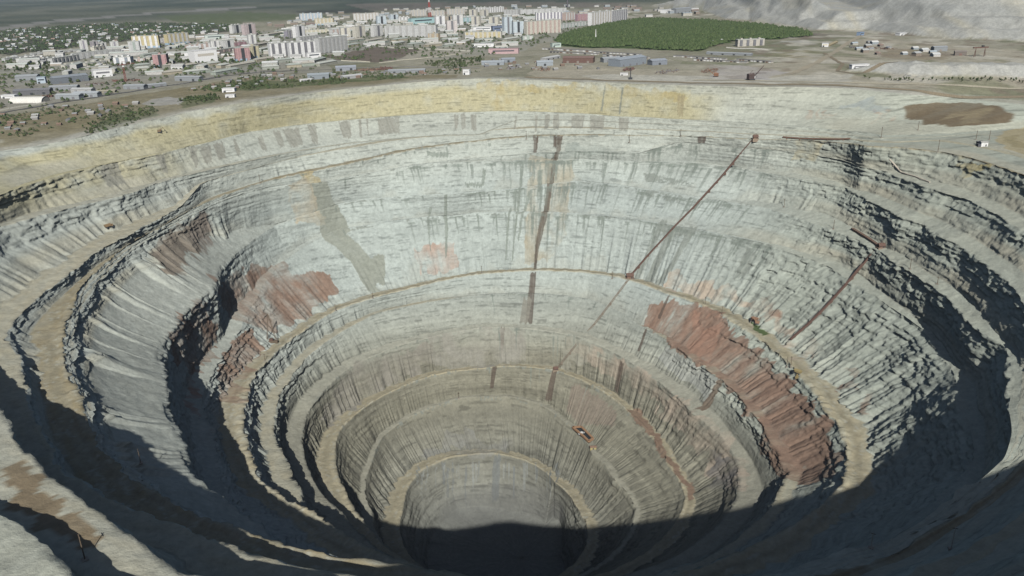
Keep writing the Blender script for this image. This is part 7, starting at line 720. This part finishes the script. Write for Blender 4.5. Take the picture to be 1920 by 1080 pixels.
for i,(th,row,h) in enumerate(PITPTS['pole']):
    p=pit_point(th,row); t=thing('utility_pole','wooden utility '+POLE_LABELS[i],'pole',p-Vector((0,0,.6)),.3*i,'utility poles on the ledges of the pit')
    k=1.0+.25*(p.length>800)
    MB().tube((0,0,0),(0,0,h+.6),.30*k,.2*k,7).build('post',M_WOOD if i not in(19,20) else paint((.5,.48,.42)),t)
    MB().box(-1.5,1.5,-.12*k,.12*k,h-.6,h-.25).build('crossarm',M_WOOD,t)
    MB().box(-1.6,1.6,-1.3,1.3,0,1.0).build('plinth',paint((.33,.30,.25)),t)
# ---------------------------------------------------------------- inclined hoists and pipes
def run(pts,lift,step=6):
    P_=[pit_point(a,b)+Vector((0,0,lift)) for a,b in [q[:2] for q in pts]]
    out=[]
    for i in range(len(P_)-1):
        n=max(1,int((P_[i+1]-P_[i]).length/step)); out+=[P_[i].lerp(P_[i+1],q/n) for q in range(n)]
    return out+[P_[-1]]
def beam(mb,P_,w_,h_,o):
    for i in range(len(P_)-1):
        a,b=P_[i]-o,P_[i+1]-o; d=(b-a).normalized(); s=d.cross(Vector((0,0,1))).normalized()*w_/2; u=s.cross(d).normalized()*h_/2
        mb.add([a-s-u,a+s-u,a+s+u,a-s+u,b-s-u,b+s-u,b+s+u,b-s+u],[(0,1,2,3),(7,6,5,4),(0,4,5,1),(1,5,6,2),(2,6,7,3),(3,7,4,0)])
def incline(name,label,cat,pts,lift,kind,mat,w_=2.6):
    P_=run(pts,lift); o=P_[-1].copy(); t=thing(name,label,cat,o)
    if kind=='box':
        mb=MB(); beam(mb,P_,w_,1.6,o); mb.build('belt_housing',mat,t)
        mb=MB(); beam(mb,[p+Vector((w_*.75,0,.3)) for p in P_],.5,.5,o); mb.build('handrail',mat,t)
    else:
        for s in(-1,1):
            mb=MB(); beam(mb,[p+Vector((s*w_*.5,0,0)) for p in P_],.75,.75,o); mb.build('pipe',mat,t)
    for p in P_[1::3]:
        q=p-o; MB().add([q+Vector((-w_*.6,-.3,-lift-2.5)),q+Vector((w_*.6,-.3,-lift-2.5)),q+Vector((w_*.4,-.3,.2)),q+Vector((-w_*.4,-.3,.2)),q+Vector((-w_*.6,.3,-lift-2.5)),q+Vector((w_*.6,.3,-lift-2.5)),q+Vector((w_*.4,.3,.2)),q+Vector((-w_*.4,.3,.2))],[(0,1,2,3),(7,6,5,4),(0,4,5,1),(1,5,6,2),(3,2,6,7),(0,3,7,4)]).build('trestle',mat,t)
    return t
incline('inclined_hoist','long rusty covered hoist running down the pale far wall','hoist',PITPTS['hoist'],2.6,'box',M_RUST,2.4)
incline('inclined_pipeline','thin twin pipeline continuing from the hoist station to the lower road','pipeline',PITPTS['hoist_low'],1.4,'pipe',paint((.24,.20,.155)),2.2)
incline('inclined_hoist','dark rusty hoist down the rough grey right wall','hoist',PITPTS['pipe_right'],2.4,'box',M_RUST,2.8)
incline('conveyor_gallery','dark rusty gallery lying on the ledge above the right hoist','gallery',PITPTS['gallery'],2.2,'box',paint((.19,.13,.10)),3.0)
incline('pipeline','pale straight pipe lying on the high right ledge','pipe',PITPTS['light_pipe'],1.2,'pipe',paint((.62,.56,.46)),1.0)
incline('pipe_trestle','rusty pipe trestle on the edge of the right plateau','trestle',PITPTS['trestle'],2.0,'box',M_RUST2,2.2)
def station(name,label,pt,s,mat):
    p=pit_point(*pt[:2]); t=thing(name,label,'station',p)
    MB().box(-5*s,5*s,-3.5*s,3.5*s,-4,.6).build('platform',paint((.30,.24,.18)),t)
    MB().box(-3.4*s,3.4*s,-2.6*s,2.6*s,.6,3.6*s).build('cabin',mat,t)
    gable(MB(),8*s,6.6*s,3.6*s+.003,3.2*s,.4).build('roof',M_RUST,t).location=(0,-3.3*s,0)
    MB().box(1.2*s,2.6*s,-2.6*s-.15,-2.6*s-.003,.7,2.6*s).build('door',M_DARK,t)
    for q in(-1,1): MB().tube((q*4.6*s,-3.2*s,.5),(q*.6*s,0,9.0*s),.35*s,.25*s,5).build('strut',M_RUST,t)
station('hoist_station','rusty A frame hoist station on the middle road',PITPTS['pump'][0],1.25,M_RUST2)
station('hoist_station','rusty head station of the long hoist on the upper road',PITPTS['hoist_head'][0],.9,M_RUST2)
station('hoist_station','small rusty foot station of the twin pipeline on the lower road',PITPTS['hoist_foot'][0],.8,M_RUST)
station('hoist_station','rusty head station of the right hoist on the stony ledge',PITPTS['pipe_head'][0],.9,M_RUST)
# drilling mast leaning over the red wall foot
p=pit_point(*PITPTS['mast'][0][:2]); t=thing('drilling_mast','dark lattice mast with two legs leaning at the foot of the red wall','mast',p)
for q,(a,b) in enumerate((((-6,0,0),(-2,6,38)),((6,1,0),(-2,6,38)))):
    a,b=Vector(a),Vector(b); s=Vector((.8,0,0)); mb=MB(); mb.tube(a-s,b-s*.3,.35,.25,5); mb.tube(a+s,b+s*.3,.35,.25,5)
    for k in range(12): mb.tube(a.lerp(b,k/12)-s*(1-.7*k/12),a.lerp(b,(k+1)/12)+s*(1-.7*k/12),.16,.16,4)
    mb.build('leg',M_WOOD,t)
MB().box(-10,8,-2,3,-1,1.6).build('base_frame',M_WOOD,t); MB().box(-3,2,-1.5,2,1.6,4.6).build('machine_cabin',M_RUST,t)
# pond and pump shed on the low ledge
pp=[pit_point(*q[:2]) for q in PITPTS['pond']]; c=sum(pp,Vector())/len(pp); zl=max(q.z for q in pp)+.4
mb=MB(); n=len(pp); mb.add([Vector((q.x,q.y,zl)) for q in pp]+[Vector((q.x,q.y,zl-9)) for q in pp],[tuple(range(n))]+[(i,i+n,(i+1)%n+n,(i+1)%n) for i in range(n)])
m,tt,b=nodes('dark_water'); b.inputs['Base Color'].default_value=(.012,.022,.03,1); b.inputs['Roughness'].default_value=.08; b.inputs['Specular IOR Level'].default_value=.5
nz=tt.nodes.new('ShaderNodeTexNoise'); nz.inputs['Scale'].default_value=.8; bp=tt.nodes.new('ShaderNodeBump'); bp.inputs['Distance'].default_value=.05; tt.links.new(nz.outputs[0],bp.inputs['Height']); tt.links.new(bp.outputs[0],b.inputs['Normal'])
me=mb.mesh('water',m); bm=bmesh.new(); bm.from_mesh(me); bmesh.ops.recalc_face_normals(bm,faces=bm.faces); bm.to_mesh(me); bm.free()
tag(link(bpy.data.objects.new('water',me)),'dark sump pond on the low ledge','water',None,'structure')
t=thing('pond_kerb','orange brown earth kerb round the dark sump pond','kerb',c); mb=MB()
o=c.copy(); beam(mb,[Vector((q.x,q.y,zl+.3)) for q in pp+[pp[0]]],2.6,2.4,o); mb.build('kerb',paint((.36,.22,.13)),t)
p=c+Vector((-3,2,0)); p.z=zl; t=thing('pump_barge','small pale pump barge floating on the dark pond','barge',p,.5)
MB().box(-5,5,-1.2,1.2,-.2,.7).build('hull',M_STEEL,t); MB().box(-1.5,1.5,-.9,.9,.703,2.5).build('pump_cabin',M_WHITE,t); MB().tube((4,0,.8),(8,1,1.4),.25,.2,6).build('hose',M_DARK,t)
p=pit_point(*PITPTS['pump_shed'][0][:2]); t=thing('pump_shed','small yellowish pump shed below the dark pond','shed',p)
MB().box(-4,4,-2.5,2.5,-2,3).build('wall',paint((.42,.36,.18)),t); gable(MB(),8,5,3.003,1.6,.4).build('roof',M_RUST2,t).location=(0,-2.5,0); MB().box(-.8,.8,-2.65,-2.503,.2,2.3).build('door',M_DARK,t)
# ---------------------------------------------------------------- machines
def dump_truck(label,p,rz,col):
    t=thing('dump_truck',label,'truck',p,rz)
    MB().box(-4.4,4.4,-1.5,1.5,1.3,2.0).build('chassis',M_DARK,t)
    MB().add([(-4.6,-2.2,2.1),(1.8,-2.2,2.6),(1.8,2.2,2.6),(-4.6,2.2,2.1),(-5.2,-2.4,4.6),(2.6,-2.4,5.0),(2.6,2.4,5.0),(-5.2,2.4,4.6)],[(3,2,1,0),(0,1,5,4),(1,2,6,5),(2,3,7,6),(3,0,4,7),(4,5,6,7)]).build('dump_body',paint(col),t)
    cb=MB().box(2.2,4.3,-1.9,.4,2.003,4.4).build('cab',paint(col),t); MB().box(4.303,4.4,-1.7,.2,3.0,4.1).build('windscreen',M_GLASS,cb)
    for x in(-3,3):
        for y in(-2,2): MB().tube((x,y-.5,1.15),(x,y+.5,1.15),1.15,1.15,12).build('wheel',M_DARK,t)
def excavator(label,p,rz,s,col):
    t=thing('excavator',label,'excavator',p,rz)
    for y in(-1,1): MB().box(-2.4*s,2.4*s,y*1.5*s-.45*s,y*1.5*s+.45*s,0,1.0*s).build('track',M_DARK,t)
    MB().box(-2.4*s,1.6*s,-1.5*s,1.5*s,1.003*s,3.0*s).build('body',paint(col),t)
    cb=MB().box(.5*s,1.9*s,.5*s,1.7*s,2.2*s,4.2*s).build('cab',paint(col),t); MB().box(1.903*s,1.98*s,.65*s,1.55*s,2.9*s,4.0*s).build('cab_window',M_GLASS,cb)
    bm_=MB(); bm_.tube((1.5*s,-.2*s,2.4*s),(4.6*s,-.2*s,6.0*s),.38*s,.3*s,5).build('boom',paint(col),t)
    MB().tube((4.6*s,-.2*s,6.0*s),(6.6*s,-.2*s,2.6*s),.3*s,.22*s,5).build('stick',paint(col),t)
    MB().add([(6.0*s,-.9*s,1.4*s),(7.2*s,-.9*s,1.6*s),(7.2*s,.5*s,1.6*s),(6.0*s,.5*s,1.4*s),(6.2*s,-.9*s,2.8*s),(7.0*s,-.9*s,2.8*s),(7.0*s,.5*s,2.8*s),(6.2*s,.5*s,2.8*s)],[(3,2,1,0),(0,1,5,4),(1,2,6,5),(2,3,7,6),(3,0,4,7)]).build('bucket',M_DARK,t)
V_=PITPTS['truck']
dump_truck('yellow dump truck by the pair of poles on the middle road',pit_point(*V_[0][:2]),2.3,(.36,.29,.14))
dump_truck('small brown dump truck alone on the left ledge road',pit_point(*V_[1][:2]),.8,(.30,.21,.12))
dump_truck('rusty dump truck beside the green pool on the middle road',pit_point(*V_[2][:2]),2.4,(.33,.20,.13))
excavator('dark yellow excavator just below the yellow dump truck',pit_point(*V_[3][:2]),.8,1.25,(.32,.25,.12))
excavator('dark excavator below the yellow wall at the left',pit_point(*V_[4][:2]),.4,1.1,(.22,.16,.10))
dump_truck('dark truck parked beside the white plateau hut',pit_point(*V_[5][:2]),.2,(.14,.14,.15))
excavator('rust coloured excavator above the green pool',pit_point(*PITPTS['excav'][0][:2])+Vector((0,3,0)),2.6,1.2,(.36,.22,.14))
p=pit_point(*PITPTS['booth'][0][:2]); t=thing('hut','white hut with a dark lean-to on the right plateau','hut',p,-.1)
MB().box(-4,4,-3,3,-1,5).build('wall',M_WHITE,t); gable(MB(),8,6,5.003,1.2,.4).build('roof',M_ROOF,t).location=(0,-3,0); MB().box(-7.5,-4.003,-3,2,-1,3).build('lean_to',paint((.12,.12,.13)),t); MB().box(1,2.4,-3.15,-3.003,.3,2.6).build('door',M_DARK,t)
for (x,y,rz,s),lab in zip(GP['dragline'],('black walking crane with a long lattice boom on the far rim','smaller rusty crane with a short boom left of the black one')):
    col=(.10,.075,.07) if s>.9 else (.30,.16,.10); t=thing('crawler_crane',lab,'crane',(x,y,land_z(x,y)),rz)
    for q in(-1,1): MB().box(-5*s,5*s,q*3.4*s-1*s,q*3.4*s+1*s,0,2*s).build('track',M_DARK,t)
    hs=MB().box(-6*s,4*s,-3.6*s,3.6*s,2.003*s,9*s).build('machine_house',paint(col),t); gable(MB(),10*s,7.2*s,9.003*s,1.6*s,.3).build('roof',paint(tuple(c*1.3 for c in col)),hs).location=(-1*s,-3.6*s,0)
    MB().box(4.003*s,5.6*s,-3*s,-.5*s,3*s,6*s).build('operator_cab',M_WHITE,t)
    for nm,a,b in(('boom',(4,0,4),(24,3,21)),('stick',(2,0,11),(26,-2,10))):
        a,b=Vector(a)*s,Vector(b)*s; mb=MB()
        for e in(-1,1): mb.tube(a+Vector((0,e*1.2*s,0)),b+Vector((0,e*.4*s,0)),.4*s,.3*s,5)
        for k in range(10): mb.tube(a.lerp(b,k/10)+Vector((0,1.1*s,0)),a.lerp(b,(k+1)/10)-Vector((0,1.0*s,0)),.22*s,.22*s,4)
        mb.build(nm,paint(col),t)
    MB().tube((-4*s,0,9*s),(2*s,0,15*s),.4*s,.3*s,5).build('back_mast',paint(col),t)
def lattice(mb,h,w0,w1,n,r,z0=0):
    P_=lambda k,i:Vector(((-1,1,1,-1)[i]*(w0+(w1-w0)*k/n)/2,(-1,-1,1,1)[i]*(w0+(w1-w0)*k/n)/2,z0+h*k/n))
    for k in range(n):
        for i in range(4):
            mb.tube(P_(k,i),P_(k+1,i),r,r,4); mb.tube(P_(k,i),P_(k+1,(i+1)%4),r*.6,r*.6,4); mb.tube(P_(k+1,i),P_(k+1,(i+1)%4),r*.6,r*.6,4)
x,y=GP['crane'][0][:2]; t=thing('tower_crane','dark red tower crane standing in the scrap yard','crane',(x,y,land_z(x,y)),.5)
mb=MB(); lattice(mb,30,3,2.6,10,.4); mb.build('tower',paint((.24,.09,.075)),t)
mb=MB(); mb.tube((-9,0,30),(22,0,31),.6,.4,5); mb.tube((0,0,36),(20,0,31.5),.25,.2,4); mb.tube((0,0,30),(0,0,36),.5,.3,5); mb.build('jib',paint((.24,.09,.075)),t)
MB().box(-10,-7,-1.2,1.2,27.5,29.6).build('counterweight',M_DARK,t); MB().box(-1.6,1.6,-3,-1.6,26,28.5).build('operator_cab',M_WHITE,t)
x,y=GP['gantry'][0][:2]; t=thing('gantry_crane','dark gantry crane with slanting legs at the foot of the spoil heaps','crane',(x,y,land_z(x,y)),.1)
for s in(-1,1):
    mb=MB()
    for e in(-1,1): mb.tube((s*10+e*3.5,e*3,0),(s*9,0,16),.6,.45,5)
    mb.tube((s*10-2,-1.6,7),(s*10+2,1.6,7),.35,.35,4); mb.build('leg',M_RUST,t)
mb=MB(); lattice(mb,2,2,2,1,.3); mb=MB(); beam(mb,[Vector((-15,0,16.6)),Vector((15,0,16.6))],2.2,2.4,Vector()); mb.build('bridge_beam',M_RUST,t); MB().box(2,6,-1.6,1.6,17.9,20.2).build('trolley',M_DARK,t)
for (x,y,h),lab,cols in zip(GP['mast'],('tall red and white lattice mast behind the longest grey slab','white lattice tower left of the far spoil heap','dark chimney far behind the striped block'),(((.42,.09,.07),(.7,.68,.66)),((.66,.66,.64),(.66,.66,.64)),((.13,.12,.13),)*2)):
    t=thing('lattice_mast' if h!=60 else 'chimney_stack',lab,'mast' if h!=60 else 'chimney',(x,y,land_z(x,y)),.4)
    if h==60:
        MB().tube((0,0,0),(0,0,h),4.5,2.6,14).build('shaft',paint(cols[0]),t); MB().tube((0,0,h-6),(0,0,h+.5),3.2,3.2,14).build('crown_ring',M_WHITE,t)
    else:
        for k in range(4):
            mb=MB(); w0=12-2.6*k; lattice(mb,h/4,w0,w0-2.6,5,.75,h/4*k); mb.build('mast_section',paint(cols[k%2]),t)
        MB().tube((0,0,h),(0,0,h+14),.6,.25,6).build('antenna',paint(cols[0]),t)
x,y,h=GP['monument'][0]; t=thing('monument_pillar','slender white pillar in a clearing of the dense wood','monument',(x,y,land_z(x,y)))
MB().tube((0,0,0),(0,0,h),1.6,.7,8).build('pillar',M_WHITE,t); MB().box(-26,26,-14,14,-.5,.8).build('plaza',paint((.46,.44,.38)),t)
x,y=GP['rig'][0][:2]; t=thing('drill_rig','small dark drill rig with a thin mast at the far rim','drill rig',(x,y,land_z(x,y)))
MB().box(-3,3,-2,2,0,3).build('body',M_DARK,t); mb=MB(); lattice(mb,16,1.4,.9,6,.28,3); mb.build('mast',M_DARK,t)
# scrap: one heap of rusty beams and plates each
SL=('rusty scrap heap around the red tower crane','dark red scrap pillar and plates left of the crane yard','rusty scrap heap beside the blue roofed store','rusty scrap pile left of the long grey metal roof','brown scrap heap on the grey ground right of the hangar','dark scrap heap left of the black crane','scrap strip below the blue grey hangar','brown scrap strip under the light blue sheds','scrap row below the rusty workshop','reddish scrap heap at the dark open workshop','reddish scrap pile by the dusty track on the plateau','scrap pile in the middle of the right plateau','small scrap pile right of the blue roofed store')
for i,(x,y,r) in enumerate(GP['scrap']):
    rd=random.Random(i+300); t=thing('scrap_heap',SL[i],'scrap heap',(x,y,land_z(x,y)),.2*i); parts=(MB(),MB())
    for q in range(60):
        a=rd.uniform(0,6.28); d=r*math.sqrt(rd.random()); px,py=d*math.cos(a)*1.8,d*math.sin(a)*.7; z=rd.uniform(0,2.6)
        if q%2: parts[0].tube((px,py,z),(px+rd.uniform(-7,7),py+rd.uniform(-3,3),max(.2,z+rd.uniform(-1,2))),.4,.35,4)
        else: parts[1].box(px-rd.uniform(.6,2.4),px+rd.uniform(.6,2.4),py-.9,py+.9,0,rd.uniform(.8,3))
    parts[0].build('beams',M_RUST,t); parts[1].build('crates',[paint((.20,.12,.10)),paint((.26,.25,.24)),paint((.24,.17,.13))][i%3],t)
# garage rows: every row one long shed with its doors
def garages(label,a,b,n,seed):
    rd=random.Random(seed); ax,ay=a; bx,by=b; w=math.hypot(bx-ax,by-ay); t=thing('garage_row',label,'garages',(ax,ay,land_z(ax,ay)),math.atan2(by-ay,bx-ax),'garage rows below the dense wood')
    MB().box(0,w,0,7,-1,3.2).build('wall',paint((.46,.43,.38)),t); MB().box(-.3,w+.3,-.4,7.4,3.203,3.6).build('roof',paint((.22,.215,.21)),t)
    for k in range(n):
        x=(k+.5)*w/n; MB().box(x-w/n*.33,x+w/n*.33,-.2,-.003,0,2.6).build('garage_door',[M_DARK,M_WHITE,M_RUST2,M_WHITE,M_STEEL][rd.randrange(5)],t)
for i,(l,a,b,n) in enumerate(GARAGES): garages(l,a,b,n,i)
# ---------------------------------------------------------------- the air: one closed box of thin haze round everything below the sky
m=bpy.data.materials.new('haze'); m.use_nodes=True; t=m.node_tree; t.nodes.remove(t.nodes['Principled BSDF'])
v=t.nodes.new('ShaderNodeVolumePrincipled'); v.inputs['Color'].default_value=(.74,.86,1,1); v.inputs['Density'].default_value=HAZE; v.inputs['Anisotropy'].default_value=.1
t.links.new(v.outputs[0],t.nodes['Material Output'].inputs['Volume'])
o=MB().box(-33000,33000,-33000,34000,-530,200).build('haze',m); tag(o,'thin pale blue haze over the land','haze',None,'stuff')
# dust hanging over the floor of the pit
m=bpy.data.materials.new('dust'); m.use_nodes=True; t=m.node_tree; t.nodes.remove(t.nodes['Principled BSDF'])
v=t.nodes.new('ShaderNodeVolumePrincipled'); v.inputs['Color'].default_value=(.78,.78,.76,1); v.inputs['Density'].default_value=.0035
t.links.new(v.outputs[0],t.nodes['Material Output'].inputs['Volume'])
bm=bmesh.new(); bmesh.ops.create_icosphere(bm,subdivisions=4,radius=1)
for q in bm.verts: q.co=Vector((q.co.x*92,q.co.y*40,q.co.z*34))*(1+.12*math.sin(q.co.x*3+1)*math.cos(q.co.y*4))
me=bpy.data.meshes.new('dust_cloud'); bm.to_mesh(me); bm.free(); me.materials.append(m)
o=link(bpy.data.objects.new('dust_cloud',me)); o.location=(-22,872,-486); tag(o,'pale dust hanging over the floor of the pit','dust',None,'stuff')
